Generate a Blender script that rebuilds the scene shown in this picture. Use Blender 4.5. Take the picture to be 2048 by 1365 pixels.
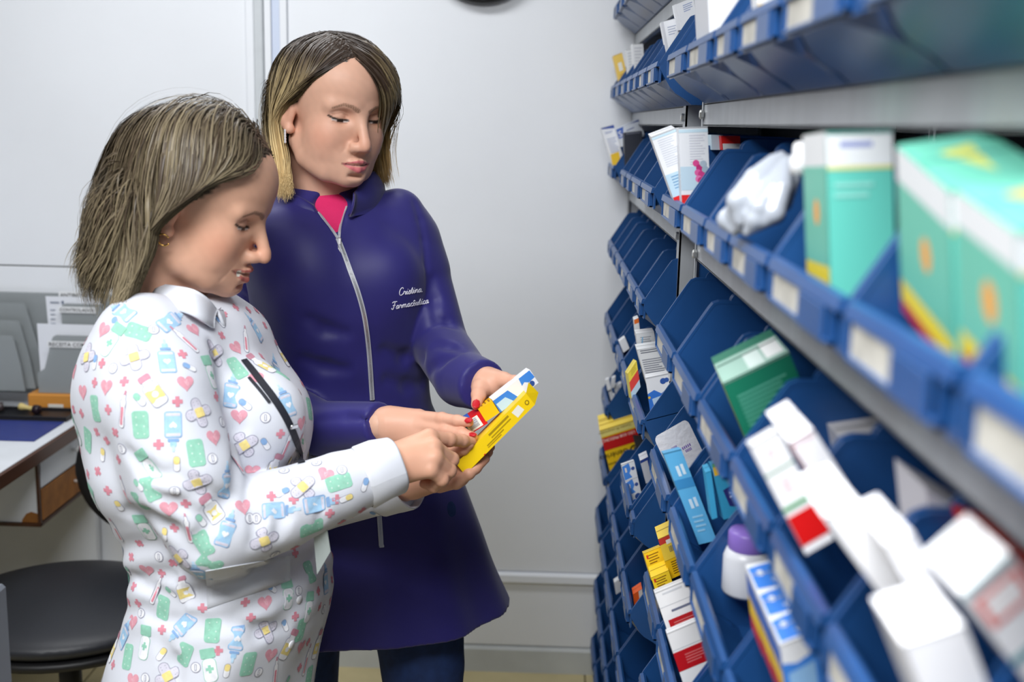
import bpy, math, random
import numpy as np
from mathutils import Vector, Matrix
from mathutils.bvhtree import BVHTree

for _o in list(bpy.data.objects):
    bpy.data.objects.remove(_o, do_unlink=True)
SC = bpy.context.scene
COL = SC.collection
rng = np.random.default_rng(7)
random.seed(7)

# ------------------------------------------------------------------ camera
FPX = 2300.0
CAM = np.array([0.0, 0.0, 1.52])
YAW, PITCH, ROLL = 0.0218729, 0.1872425, 0.0224962


def cam_axes():
    cy, sy = math.cos(YAW), math.sin(YAW)
    f0 = np.array([-sy, cy, 0.0]); rt = np.array([cy, sy, 0.0]); up = np.array([0, 0, 1.0])
    fw = f0 * math.cos(PITCH) - up * math.sin(PITCH)
    u = f0 * math.sin(PITCH) + up * math.cos(PITCH)
    r2 = rt * math.cos(ROLL) + u * math.sin(ROLL)
    u2 = -rt * math.sin(ROLL) + u * math.cos(ROLL)
    return r2, u2, fw


CR, CU, CF = cam_axes()
cam_d = bpy.data.cameras.new('camera')
cam_d.sensor_width = 36.0
cam_d.lens = FPX / 2048 * 36.0
cam_d.clip_start = 0.05
cam_d.dof.use_dof = True
cam_d.dof.focus_distance = 1.75
cam_d.dof.aperture_fstop = 4.0
cam = bpy.data.objects.new('camera', cam_d)
COL.objects.link(cam)
cam.matrix_world = Matrix(((CR[0], CU[0], -CF[0], CAM[0]), (CR[1], CU[1], -CF[1], CAM[1]), (CR[2], CU[2], -CF[2], CAM[2]), (0, 0, 0, 1)))
SC.camera = cam

# ------------------------------------------------------------------ light and exposure
SC.view_settings.view_transform = 'Standard'
SC.view_settings.look = 'None'
SC.view_settings.gamma = 1.0
SC.view_settings.use_curve_mapping = False
SC.view_settings.exposure = 0.04
world = bpy.data.worlds.new('world')
SC.world = world
world.use_nodes = True
world.node_tree.nodes['Background'].inputs[0].default_value = (0.9, 0.95, 1.0, 1)
world.node_tree.nodes['Background'].inputs[1].default_value = 0.3


def area_light(name, loc, size, energy, color, target=None):
    d = bpy.data.lights.new(name, 'AREA')
    d.shape = 'RECTANGLE'; d.size = size[0]; d.size_y = size[1]
    d.energy = energy; d.color = color
    o = bpy.data.objects.new(name, d); COL.objects.link(o)
    o.location = loc
    if target is not None:
        o.rotation_euler = (Vector(target) - Vector(loc)).to_track_quat('-Z', 'Y').to_euler()
    return o


LIGHTS = [
    ('ceiling_light_near', (-0.60, -0.05, 2.52), (1.5, 0.8), 90.0),
    ('ceiling_light_far', (-0.75, 2.15, 2.52), (1.25, 0.3), 18.0),
]
for _n, _l, _s, _e in LIGHTS:
    area_light(_n, _l, _s, _e, (0.97, 0.985, 1.0))


# ------------------------------------------------------------------ helpers
def ray(px, py):
    return CF + CR * (px - 1024) / FPX - CU * (py - 682.5) / FPX


def at(px, py, Y):
    """world point seen at photo pixel (px, py) at depth Y in the room"""
    d = ray(px, py)
    return CAM + d * (Y / d[1])


def lin(c):
    """sRGB 0-255 -> linear rgb"""
    out = []
    for v in c[:3]:
        v = v / 255.0
        out.append(v / 12.92 if v <= 0.04045 else ((v + 0.055) / 1.055) ** 2.4)
    return tuple(out)


MATS = {}


def mat(name, color, rough=0.5, metal=0.0, spec=0.5, noise=0.0, nscale=20.0, bump=0.0, bscale=200.0,
        attr=False, trans=0.0, alpha=1.0, coat=0.0, sheen=0.0, sss=0.0, aniso=None, ior=1.45, stretch=None):
    if name in MATS:
        return MATS[name]
    m = bpy.data.materials.new(name); m.use_nodes = True
    nt = m.node_tree; b = nt.nodes['Principled BSDF']
    b.inputs['Roughness'].default_value = rough
    b.inputs['Metallic'].default_value = metal
    b.inputs['Specular IOR Level'].default_value = spec
    b.inputs['IOR'].default_value = ior
    b.inputs['Transmission Weight'].default_value = trans
    b.inputs['Alpha'].default_value = alpha
    b.inputs['Coat Weight'].default_value = coat
    b.inputs['Sheen Weight'].default_value = sheen
    if sss:
        b.inputs['Subsurface Weight'].default_value = sss
        b.inputs['Subsurface Radius'].default_value = (0.012, 0.005, 0.003)
        b.inputs['Subsurface Scale'].default_value = 0.6
    src = None
    if attr:
        a = nt.nodes.new('ShaderNodeAttribute'); a.attribute_name = 'Col'
        src = a.outputs['Color']
    else:
        b.inputs['Base Color'].default_value = (*color, 1)
    tc = nt.nodes.new('ShaderNodeTexCoord')
    vec = tc.outputs['Object']
    if stretch:
        mp = nt.nodes.new('ShaderNodeMapping'); mp.inputs['Scale'].default_value = stretch
        nt.links.new(vec, mp.inputs['Vector']); vec = mp.outputs['Vector']
    if noise > 0:
        n = nt.nodes.new('ShaderNodeTexNoise'); n.inputs['Scale'].default_value = nscale
        n.inputs['Detail'].default_value = 5
        nt.links.new(vec, n.inputs['Vector'])
        r = nt.nodes.new('ShaderNodeMapRange')
        r.inputs['From Min'].default_value = 0.3; r.inputs['From Max'].default_value = 0.7
        r.inputs['To Min'].default_value = 1 - noise; r.inputs['To Max'].default_value = 1 + noise * 0.4
        nt.links.new(n.outputs['Fac'], r.inputs['Value'])
        mx = nt.nodes.new('ShaderNodeMix'); mx.data_type = 'RGBA'; mx.blend_type = 'MULTIPLY'
        mx.inputs[0].default_value = 1.0
        if src is None:
            mx.inputs[6].default_value = (*color, 1)
        else:
            nt.links.new(src, mx.inputs[6])
        nt.links.new(r.outputs['Result'], mx.inputs[7])
        src = mx.outputs[2]
    if src is not None:
        nt.links.new(src, b.inputs['Base Color'])
    if bump > 0:
        n2 = nt.nodes.new('ShaderNodeTexNoise'); n2.inputs['Scale'].default_value = bscale
        n2.inputs['Detail'].default_value = 3
        nt.links.new(vec, n2.inputs['Vector'])
        bp = nt.nodes.new('ShaderNodeBump'); bp.inputs['Strength'].default_value = bump
        bp.inputs['Distance'].default_value = 0.002
        nt.links.new(n2.outputs['Fac'], bp.inputs['Height'])
        nt.links.new(bp.outputs['Normal'], b.inputs['Normal'])
    MATS[name] = m
    return m


def smat(c, rough=0.5, **k):
    """plain printed / painted colour given as sRGB 0-255"""
    nm = 'paint_%d_%d_%d_%d' % (c[0], c[1], c[2], int(rough * 100)) + ('_%s' % sorted(k.items()) if k else '')
    return mat(nm, lin(c), rough, **k)


def tag(o, label=None, cat=None, group=None, kind=None):
    if label: o['label'] = label
    if cat: o['category'] = cat
    if group: o['group'] = group
    if kind: o['kind'] = kind
    return o


def empty(name, loc, label=None, cat=None, group=None, rz=0.0):
    o = bpy.data.objects.new(name, None); COL.objects.link(o)
    o.empty_display_size = 0.05
    o.location = tuple(loc); o.rotation_euler = (0, 0, rz)
    return tag(o, label, cat, group)


def link(name, me, m=None, parent=None, world=True):
    o = bpy.data.objects.new(name, me); COL.objects.link(o)
    if m is not None and len(me.materials) == 0:
        me.materials.append(m)
    if parent is not None:
        o.parent = parent
        if world:
            o.matrix_parent_inverse = wm(parent).inverted()
    return o


def wm(o):
    loc = Matrix.LocRotScale(o.location, o.rotation_euler, o.scale)
    if o.parent is not None:
        return wm(o.parent) @ o.matrix_parent_inverse @ loc
    return loc


class MB:
    """collects shapes into one mesh"""
    def __init__(self):
        self.v = []; self.f = []; self.sm = []; self.c = []

    def add(self, V, F, smooth=False, col=None):
        n = len(self.v)
        self.v += [tuple(map(float, p)) for p in V]
        self.f += [tuple(int(i) + n for i in f) for f in F]
        self.sm += [smooth] * len(F)
        if col is not None:
            self.c += [(*col, 1.0)] * len(V)

    def box(self, lo, hi, M=None, bev=0.0):
        x0, y0, z0 = lo; x1, y1, z1 = hi
        if bev <= 0:
            V = [(x, y, z) for x in (x0, x1) for y in (y0, y1) for z in (z0, z1)]
            F = [(0, 1, 3, 2), (4, 6, 7, 5), (0, 4, 5, 1), (2, 3, 7, 6), (0, 2, 6, 4), (1, 5, 7, 3)]
        else:
            b = min(bev, (x1 - x0) * .45, (y1 - y0) * .45, (z1 - z0) * .45)
            c = [(x0 + x1) / 2, (y0 + y1) / 2, (z0 + z1) / 2]
            h = [(x1 - x0) / 2, (y1 - y0) / 2, (z1 - z0) / 2]
            V = []; idx = {}
            for sx in (-1, 1):
                for sy in (-1, 1):
                    for sz in (-1, 1):
                        for ax in range(3):
                            s = (sx, sy, sz)
                            p = [c[i] + s[i] * (h[i] - (0 if i == ax else b)) for i in range(3)]
                            idx[(sx, sy, sz, ax)] = len(V); V.append(p)
            F = []
            for ax in range(3):
                a, d = [i for i in range(3) if i != ax]
                for s in (-1, 1):
                    q = []
                    for (sa, sd) in ((-1, -1), (1, -1), (1, 1), (-1, 1)):
                        k = [0, 0, 0]; k[ax] = s; k[a] = sa; k[d] = sd
                        q.append(idx[(k[0], k[1], k[2], ax)])
                    F.append(q)
            for ax in range(3):
                a, d = [i for i in range(3) if i != ax]
                for sa in (-1, 1):
                    for sd in (-1, 1):
                        q = []
                        for (s, w) in ((-1, a), (1, a), (1, d), (-1, d)):
                            k = [0, 0, 0]; k[ax] = s; k[a] = sa; k[d] = sd
                            q.append(idx[(k[0], k[1], k[2], w)])
                        F.append(q)
            for sx in (-1, 1):
                for sy in (-1, 1):
                    for sz in (-1, 1):
                        F.append([idx[(sx, sy, sz, i)] for i in range(3)])
            C = np.array(c); VV = np.array(V); G = []
            for q in F:
                pts = VV[q]; n = np.cross(pts[1] - pts[0], pts[2] - pts[0])
                G.append(q if n @ (pts.mean(0) - C) > 0 else q[::-1])
            F = G
        if M is not None:
            V = [tuple(M @ Vector(p)) for p in V]
        self.add(V, F)
        return self

    def prism(self, poly, axis, a, b, M=None):
        """extrude 2-D polygon along axis (0,1,2) from a to b; poly in the other two axes (cyclic order kept)"""
        n = len(poly); V = []
        for t in (a, b):
            for (p, q) in poly:
                k = [0, 0, 0]; k[axis] = t
                o = [i for i in range(3) if i != axis]
                k[o[0]] = p; k[o[1]] = q; V.append(k)
        F = [tuple(range(n - 1, -1, -1)), tuple(range(n, 2 * n))]
        F += [(i, (i + 1) % n, n + (i + 1) % n, n + i) for i in range(n)]
        ar = sum(poly[i][0] * poly[(i + 1) % n][1] - poly[(i + 1) % n][0] * poly[i][1] for i in range(n))
        if (ar < 0) != (axis == 1):
            F = [f[::-1] for f in F]
        if M is not None:
            V = [tuple(M @ Vector(p)) for p in V]
        self.add(V, F)
        return self

    def tube(self, pts, r, n=8, cap=True, flat=None):
        P = np.array(pts, float); m = len(P)
        R = np.full(m, r) if np.isscalar(r) else np.array(r, float)
        T = np.gradient(P, axis=0); T /= np.linalg.norm(T, axis=1)[:, None] + 1e-12
        ref = np.array([0, 0, 1.0]) if abs(T[0][2]) < .9 else np.array([1.0, 0, 0])
        V = []
        u = np.cross(ref, T[0]); u /= np.linalg.norm(u)
        for i in range(m):
            u = u - T[i] * (u @ T[i]); u /= np.linalg.norm(u) + 1e-12
            w = np.cross(T[i], u)
            for k in range(n):
                a = 2 * math.pi * k / n
                V.append(P[i] + R[i] * (u * math.cos(a) + w * math.sin(a) * (1 if flat is None else flat)))
        F = []
        for i in range(m - 1):
            for k in range(n):
                F.append((i * n + k, i * n + (k + 1) % n, (i + 1) * n + (k + 1) % n, (i + 1) * n + k))
        if cap:
            F.append(tuple(range(n - 1, -1, -1))); F.append(tuple((m - 1) * n + k for k in range(n)))
        self.add(V, F, True)
        return self

    def lathe(self, prof, n=24, M=None, smooth=True):
        """profile (r,z) revolved round z"""
        V = []
        for (r, z) in prof:
            for k in range(n):
                a = 2 * math.pi * k / n
                V.append((r * math.cos(a), r * math.sin(a), z))
        F = []
        for i in range(len(prof) - 1):
            for k in range(n):
                F.append((i * n + k, i * n + (k + 1) % n, (i + 1) * n + (k + 1) % n, (i + 1) * n + k))
        F.append(tuple(range(n - 1, -1, -1))); F.append(tuple((len(prof) - 1) * n + k for k in range(n)))
        if M is not None:
            V = [tuple(M @ Vector(p)) for p in V]
        self.add(V, F, smooth)
        return self

    def mesh(self, name):
        me = bpy.data.meshes.new(name)
        me.from_pydata(self.v, [], self.f)
        if any(self.sm):
            me.polygons.foreach_set('use_smooth', self.sm)
        if self.c and len(self.c) == len(self.v):
            ca = me.color_attributes.new('Col', 'FLOAT_COLOR', 'POINT')
            ca.data.foreach_set('color', np.array(self.c, np.float32).ravel())
        me.update()
        return me

    def build(self, name, m, parent=None):
        return link(name, self.mesh(name), m, parent)


def mesh_np(name, V, F, col=None, smooth=True):
    """fast mesh from arrays; F is (n,4) quads or (n,3) tris"""
    V = np.asarray(V, np.float32); F = np.asarray(F, np.int32)
    k = F.shape[1]
    me = bpy.data.meshes.new(name)
    me.vertices.add(len(V)); me.vertices.foreach_set('co', V.ravel())
    me.loops.add(F.size); me.loops.foreach_set('vertex_index', F.ravel())
    me.polygons.add(len(F))
    me.polygons.foreach_set('loop_start', np.arange(0, F.size, k, dtype=np.int32))
    me.polygons.foreach_set('loop_total', np.full(len(F), k, np.int32))
    me.polygons.foreach_set('use_smooth', np.full(len(F), smooth))
    if col is not None:
        ca = me.color_attributes.new('Col', 'FLOAT_COLOR', 'POINT')
        c4 = np.ones((len(V), 4), np.float32); c4[:, :3] = col
        ca.data.foreach_set('color', c4.ravel())
    me.update(); me.validate()
    return me


def text_geo(s, size=1.0, bold=0.0, shear=0.0, spacing=1.0):
    """flat mesh of a word with the built-in font: verts (n,2) centred on the baseline start, faces"""
    cu = bpy.data.curves.new('txt', 'FONT'); cu.body = s; cu.size = size
    cu.offset = bold; cu.shear = shear; cu.space_character = spacing; cu.resolution_u = 3
    o = bpy.data.objects.new('txt', cu); COL.objects.link(o)
    dg = bpy.context.evaluated_depsgraph_get()
    me = bpy.data.meshes.new_from_object(o.evaluated_get(dg))
    V = np.array([v.co[:2] for v in me.vertices]); F = [tuple(p.vertices) for p in me.polygons]
    bpy.data.objects.remove(o, do_unlink=True); bpy.data.curves.remove(cu); bpy.data.meshes.remove(me)
    return V, F
# ------------------------------------------------------------------ the room
WY = 3.02                      # inner face of the back wall
M_wall = mat('wall_paint', lin((238, 241, 246)), 0.42, noise=0.03, nscale=3.0, bump=0.03, bscale=60)
M_wall2 = mat('bounce_cut_grey', lin((104, 104, 106)), 0.6)  # unseen left and front walls, turned dark grey to cut bounced light
M_post = mat('grey_profile', lin((205, 210, 214)), 0.45, noise=0.06, nscale=30)
M_post2 = mat('bluish_profile', lin((206, 216, 236)), 0.45)
M_seam = mat('dark_joint', lin((70, 72, 70)), 0.8)
M_base = mat('baseboard_paint', lin((206, 210, 210)), 0.5, noise=0.14, nscale=5)
M_ceil = mat('ceiling_paint', lin((240, 240, 238)), 0.8)
M_tile = mat('beige_tile', lin((200, 186, 142)), 0.22, noise=0.12, nscale=7)
M_grout = mat('grout', lin((120, 110, 84)), 0.9)
M_steel = mat('galvanised_steel', lin((180, 184, 188)), 0.42, metal=0.12, noise=0.08, nscale=9, stretch=(6, 6, 0.7))
M_bolt = mat('bolt_zinc', lin((215, 216, 212)), 0.3, metal=0.9)
M_blue = mat('blue_plastic', lin((32, 76, 132)), 0.32, spec=0.55, noise=0.10, nscale=16)
M_card = mat('label_card', lin((196, 193, 184)), 0.75, noise=0.30, nscale=45)
M_dark = mat('ledge_black', lin((24, 25, 28)), 0.8)  # near-black for the ledge strips under the bins

XL, XR, YN, ZC = -2.5, 0.62, -1.3, 2.55

fl = MB().box((XL, YN, -0.05), (XR, WY, -0.006)).build('floor', M_grout)
tag(fl, 'beige tiled floor at the foot of the white wall', kind='structure')
_t = MB().box((0, 0, -0.006), (0.452, 0.452, 0.0), bev=0.0015).mesh('floor_tile')
_t.materials.append(M_tile)
_ty = WY - 0.004
for j in range(4):
    for i in range(7):
        o = bpy.data.objects.new('tile', _t); COL.objects.link(o)
        o.location = (0.448 + 0.17 - 0.456 * (i + 1), WY - 0.004 - 0.456 * (j + 1) + 0.004, 0)
        o.parent = fl

wb = MB().box((XL, WY, 0), (XR, WY + 0.1, ZC)).build('wall_back', M_wall)
tag(wb, 'white partition wall of large panels with vertical profiles', kind='structure')
# raised panels and profiles of the partition
P = lambda nm, lo, hi, m, b=0.001: MB().box(lo, hi, bev=b).build(nm, m, wb)
P('panel', (-0.655, WY - 0.006, 0.300), (XR, WY, ZC - .01), M_wall)
P('panel', (-0.655, WY - 0.006, 0.080), (XR, WY, 0.268), M_wall)
P('panel', (XL, WY - 0.006, 1.1195), (-0.764, WY, ZC - .01), M_wall)
P('panel', (XL, WY - 0.006, 0.080), (-0.764, WY, 1.116), M_wall)
P('joint', (XL, WY - 0.004, 1.112), (-0.764, WY - 0.0005, 1.122), M_seam, 0)
P('post', (-0.762, WY - 0.014, 0.0), (-0.742, WY, ZC - .01), M_wall)
P('post', (-0.7405, WY - 0.022, 0.0), (-0.7165, WY, ZC - .01), M_post, 0.003)
P('post', (-0.715, WY - 0.014, 0.0), (-0.6975, WY, ZC - .01), M_wall)
P('post', (-0.6965, WY - 0.009, 0.0), (-0.676, WY, ZC - .01), M_post2)
P('post', (-0.675, WY - 0.014, 0.0), (-0.657, WY, ZC - .01), M_wall)
rl = MB().prism([(WY, 0.266), (WY - 0.016, 0.268), (WY - 0.018, 0.272), (WY - 0.017, 0.290), (WY - 0.013, 0.295), (WY, 0.298)], 0, -0.655, XR).build('trim_1', M_wall)
tag(rl, 'white horizontal rail low on the wall beside the shelving', kind='structure')
bs = MB().prism([(WY, 0.0), (WY - 0.012, 0.0), (WY - 0.012, 0.066), (WY - 0.008, 0.073), (WY, 0.075)], 0, XL, XR).build('baseboard_back', M_base)
tag(bs, 'scuffed pale grey baseboard along the wall', kind='structure')
wr = MB().box((XR, YN, 0), (XR + 0.1, WY + 0.1, ZC)).build('wall_right', M_wall); tag(wr, 'white wall behind the shelving', kind='structure')
wl = MB().box((XL - 0.1, YN, 0), (XL, WY + 0.1, ZC)).build('wall_left', M_wall2); tag(wl, 'unseen wall left of the desk, darkened to cut bounced light', kind='structure')
wf = MB().box((XL - .1, YN - 0.1, 0), (XR + .1, YN, ZC)).build('wall_front', M_wall2); tag(wf, 'unseen wall behind the camera, darkened to cut bounced light', kind='structure')
ce = MB().box((XL - .1, YN - .1, ZC), (XR + .1, WY + .1, ZC + .1)).build('ceiling', M_ceil); tag(ce, 'white ceiling', kind='structure')

# wall clock: only the lower edge of its black rim is in view
ck = empty('wall_clock', (-0.160, WY - 0.006, 1.960), 'round wall clock with a black rim high on the white wall', 'clock')
_M = Matrix.Translation((-0.160, WY - 0.006, 1.960)) @ Matrix.Rotation(math.pi / 2, 4, 'X')
MB().lathe([(0.146, 0.0), (0.148, 0.02), (0.142, 0.034), (0.132, 0.034), (0.128, 0.022), (0.128, 0.004)], 64, _M).build('rim', mat('black_plastic', lin((22, 23, 27)), 0.35), ck)
MB().lathe([(0.129, 0.003), (0.129, 0.008)], 64, _M, False).build('dial', smat((238, 238, 232)), ck)
for a, l, w in ((0.6, 0.07, .006), (2.3, 0.1, .004)):
    Mh = _M @ Matrix.Rotation(a, 4, 'Z')
    MB().box((-w, -0.012, 0.011), (w, l, 0.013), Mh).build('hand', MATS['black_plastic'], ck)

# ------------------------------------------------------------------ steel shelving, two bays
XB = 0.229                     # front face of the shelf beams
XD = 0.56                      # back of the shelves


def shelf_unit(name, label, y0, y1, tops, bolts, zmax=2.3):
    u = empty(name, (XB, (y0 + y1) / 2, 0), label, 'shelving', 'steel shelving bays')
    for yy, s in ((y0, 1), (y1, -1)):
        for xx, sx in ((XB - 0.002, 1), (XD, -1)):
            m = MB()
            a, b = (yy, yy + s * (0.034 if s > 0 else 0.014)); c, d = (yy, yy + s * 0.003)
            m.box((min(xx, xx + sx * .003), min(a, b), 0), (max(xx, xx + sx * .003), max(a, b), zmax))
            fl_ = .032 if s > 0 else .008
            m.box((min(xx, xx + sx * fl_), min(c, d), 0), (max(xx, xx + sx * fl_), max(c, d), zmax))
            m.build('post', M_steel, u)
    for zt in tops:
        m = MB()
        m.box((XB, y0 + 0.004, zt - 0.0315), (XB + 0.002, y1 - 0.004, zt), bev=0.0006)
        m.box((XB, y0 + 0.004, zt - 0.002), (XD - .002, y1 - 0.004, zt))
        m.box((XB, y0 + 0.004, zt - 0.0315), (XB + .012, y1 - 0.004, zt - 0.0295))
        m.box((XD - .004, y0 + 0.004, zt - 0.0315), (XD - .002, y1 - 0.004, zt))
        m.build('shelf', M_steel, u)
    for (yy, zz) in bolts:
        Mb = Matrix.Translation((XB - 0.002, yy, zz)) @ Matrix.Rotation(-math.pi / 2, 4, 'Y')
        MB().lathe([(0.0065, 0), (0.0065, 0.004), (0.005, 0.0055), (0.0001, 0.006)], 6, Mb, False).build('bolt', M_bolt, u)
        Mn = Matrix.Translation((XB + .001, yy, zz)) @ Matrix.Rotation(math.pi / 2, 4, 'Y')
        MB().lathe([(0.0055, 0), (0.0055, 0.006), (0.0001, 0.0061)], 6, Mn, False).build('nut', M_bolt, u)
    # dark back sheet with a hanging rail for every lower row of bins
    MB().box((XD - .001, y0 + .004, 0.02), (XD + .003, y1 - .004, zmax - .1)).build('back_sheet', mat('back_sheet_paint', lin((46, 50, 58)), .6), u)
    return u


TOPS = [1.7475, 1.5535, 1.3625, 2.02]
far = shelf_unit('steel_shelving', 'galvanised steel shelving bay of blue bins next to the white wall', 1.868, 3.012, TOPS,
                 [(1.885, 1.535), (1.885, 1.345), (1.89, 1.075)])
near = shelf_unit('steel_shelving', 'galvanised steel shelving bay of blue bins nearest the camera', -0.1, 1.685, TOPS,
                  [(1.665, 1.538), (1.663, 1.340), (1.668, 1.08)])

# ------------------------------------------------------------------ blue bins
XF = 0.175                     # front plane of every bin
BD = 0.235                     # bin depth
LIP, FB, TOPZ = 0.062, 0.031, 0.132


def apron(a, w):
    """underside between front wall (a=0) and base (a=1): x, z, half-width of the flat, rise of the cheek at the side"""
    hf = float(np.interp(a, [0, .42, .58, 1], [.50, .96, .96, .84]))
    return .050 * a, FB * (1 - a), hf * w / 2, (1 - hf) * w / 2 * .5 * (1 - a) ** .6


def bin_profile(w):
    """side outline (x from the front plane, z from the floor of the bin)"""
    pts = []
    for q in range(7):
        x, z, hw, rise = apron(q / 6, w); pts.append((x, z + rise))
    pts += [(BD, 0.0), (BD, TOPZ)]
    pts += [(0.050, TOPZ), (0.043, TOPZ - .003), (0.038, TOPZ - .010)]
    pts += [(0.004, LIP + .006), (0.0, LIP)]
    return pts


def bin_side(m, y0, y1, zb, w):
    poly = [(XF + p, zb + q) for p, q in bin_profile(w)]
    m.prism(poly, 1, y0, y1)


def edge_bead(m, ya, yb, zb):
    """rolled rim along the sloping and flat top edge of a side"""
    pts = [(0.0, LIP - .002), (0.004, LIP + .006), (0.038, TOPZ - .010), (0.043, TOPZ - .003), (0.050, TOPZ), (BD, TOPZ)]
    P = np.array(pts); t = np.gradient(P, axis=0); t /= np.linalg.norm(t, axis=1)[:, None]
    n = np.stack([-t[:, 1], t[:, 0]], 1) * 0.0026
    A = P + n * 0.4; B = P - n
    V = []; k = len(P)
    for y in (ya, yb):
        V += [(XF + a[0], y, zb + a[1]) for a in A] + [(XF + b[0], y, zb + b[1]) for b in B]
    F = []
    for i in range(k - 1):
        F += [(i, i + 1, 2 * k + i + 1, 2 * k + i), (k + i, 3 * k + i, 3 * k + i + 1, k + i + 1),
              (i, k + i, k + i + 1, i + 1), (2 * k + i, 2 * k + i + 1, 3 * k + i + 1, 3 * k + i)]
    F.append((0, 2 * k, 3 * k, k))
    m.add(V, F)


ORD = ['first', 'second', 'third', 'fourth', 'fifth', 'sixth', 'seventh', 'eighth', 'ninth', 'tenth', 'eleventh', 'twelfth', 'thirteenth', 'fourteenth']


def make_bin(y_far, y_near, zb, label, hang=False, side_crest=True):
    """one stacking bin: y_far > y_near"""
    w = y_far - y_near
    yc = (y_far + y_near) / 2
    b = empty('storage_bin', (XF + BD / 2, yc, zb), label, 'bin', 'blue plastic storage bins')
    t = 0.0028
    m = MB()
    bin_side(m, y_near, y_near + t, zb, w)
    bin_side(m, y_far - t, y_far, zb, w)
    i0, i1 = y_near + t, y_far - t
    m.prism([(XF, zb + FB), (XF + .003, zb + FB + .002), (XF + .003, zb + LIP - .002), (XF, zb + LIP - .002)], 1, i0, i1)        # front wall
    # underside: sloping apron pinched between curved cheeks, then the flat base
    AV = []; AF = []
    for q in range(7):
        x, z, hw, rise = apron(q / 6, w)
        AV += [(XF + x, y_near + .0004, zb + z + rise), (XF + x, yc - hw, zb + z), (XF + x, yc + hw, zb + z), (XF + x, y_far - .0004, zb + z + rise)]
    for q in range(6):
        for e in range(3):
            AF.append((q * 4 + e, q * 4 + e + 1, q * 4 + e + 5, q * 4 + e + 4))
    m.add(AV, AF)
    m.box((XF + .050, i0, zb), (XF + BD, i1, zb + .003))
    m.box((XF + BD - .003, i0, zb), (XF + BD, i1, zb + TOPZ))
    # back crest with round shoulders
    r = 0.012; cr = []
    for k in range(5):
        a = math.pi / 2 * k / 4
        cr.append((y_near + .006 + r - r * math.cos(a), zb + TOPZ + r * math.sin(a)))
    for k in range(5):
        a = math.pi / 2 * (1 - k / 4)
        cr.append((y_far - .006 - r + r * math.cos(a), zb + TOPZ + r * math.sin(a)))
    cr += [(y_far - .006, zb + TOPZ - .004), (y_near + .006, zb + TOPZ - .004)]
    m.prism(cr, 0, XF + BD - .003, XF + BD)
    # stacking shoulder: the raised round corner at the back half of each side
    for (ya, yb) in ((y_near, y_near + t), (y_far - t, y_far)):
        sh = [(XF + .060, zb + TOPZ - .002)]
        for k in range(6):
            a = math.pi / 2 * k / 5
            sh.append((XF + .060 + .016 - .016 * math.cos(a) + .004, zb + TOPZ + .013 * math.sin(a)))
        sh += [(XF + BD, zb + TOPZ + .013), (XF + BD, zb + TOPZ - .002)]
        m.prism(sh, 1, ya, yb)
    m.build('body', M_blue, b)
    rm = MB()
    edge_bead(rm, y_near - .0004, y_near + t + .0004, zb)
    edge_bead(rm, y_far - t - .0004, y_far + .0004, zb)
    rm.prism([(XF - .005, zb + LIP - .006), (XF + .004, zb + LIP - .006), (XF + .006, zb + LIP), (XF + .002, zb + LIP + .003), (XF - .003, zb + LIP + .002)], 1, y_near + .005, y_far - .005)
    rm.build('rim', M_blue, b)
    # label holder and paper card
    h = MB()
    za, zc = zb + FB + .002, zb + LIP - .007
    c0, c1 = y_near + .10 * w, y_far - .06 * w
    cm = c0 + .46 * (c1 - c0)
    h.box((XF - .005, c0, za), (XF, c1, za + .003), bev=.0006)
    h.box((XF - .005, c0, za), (XF, c0 + .003, zc), bev=.0006)
    h.box((XF - .005, c1 - .003, za), (XF, c1, zc), bev=.0006)
    h.box((XF - .006, c0 + .012, za), (XF - .003, cm - .004, zc), bev=.0006)
    hh = h.build('label_holder', M_blue, b)
    MB().box((XF - .0025, cm, za + .002), (XF - .0008, c1 - .004, zc + .0005)).build('label_card', M_card, hh)
    return b


ROWS = [
    # name, z of the bin floor, far edges of the bins (distance into the room), hanging?
    ('on the topmost steel shelf', 1.7475, [2.985, 2.80, 2.63, 2.46, 2.30, 2.14], False),
    ('on the upper steel shelf', 1.5535, [2.985, 2.83, 2.63, 2.44, 2.285, 2.145, 1.97, 1.65, 1.425, 1.20, 1.055, .87, .66, .45], False),
    ('on the lower steel shelf', 1.3625, [2.985, 2.515, 2.345, 2.21, 1.99, 1.64, 1.405, 1.20, 1.04, .86, .64, .455], False),
    ('in the first row under the lower steel shelf', 1.176, [2.87, 2.72, 2.58, 2.41, 2.21, 2.01, 1.64, 1.42, 1.18, .97, .79, .63, .47], True),
    ('in the second row under the lower steel shelf', 0.990, [2.89, 2.71, 2.45, (2.28, 2.07), (2.06, 1.80), 1.64, 1.38, 1.17, .945], True),
    ('in the third row under the lower steel shelf', 0.795, [(2.89, 2.69), 2.17, 1.93, 1.65, 1.45, 1.24], True),
    ('in the fourth row under the lower steel shelf', 0.630, [(2.90, 2.645), 2.57, 2.38, 2.21, 2.06, 1.65, 1.45], True),
    ('in the fifth row under the lower steel shelf', 0.440, [2.985, 2.73, 2.53, 2.31, 2.10], True),
    ('in the lowest row in view', 0.255, [2.93, 2.74, 2.58, 2.41, 2.2], True),
    ('just above the floor in the corner', 0.07, [2.97, 2.8], True),
]
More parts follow.
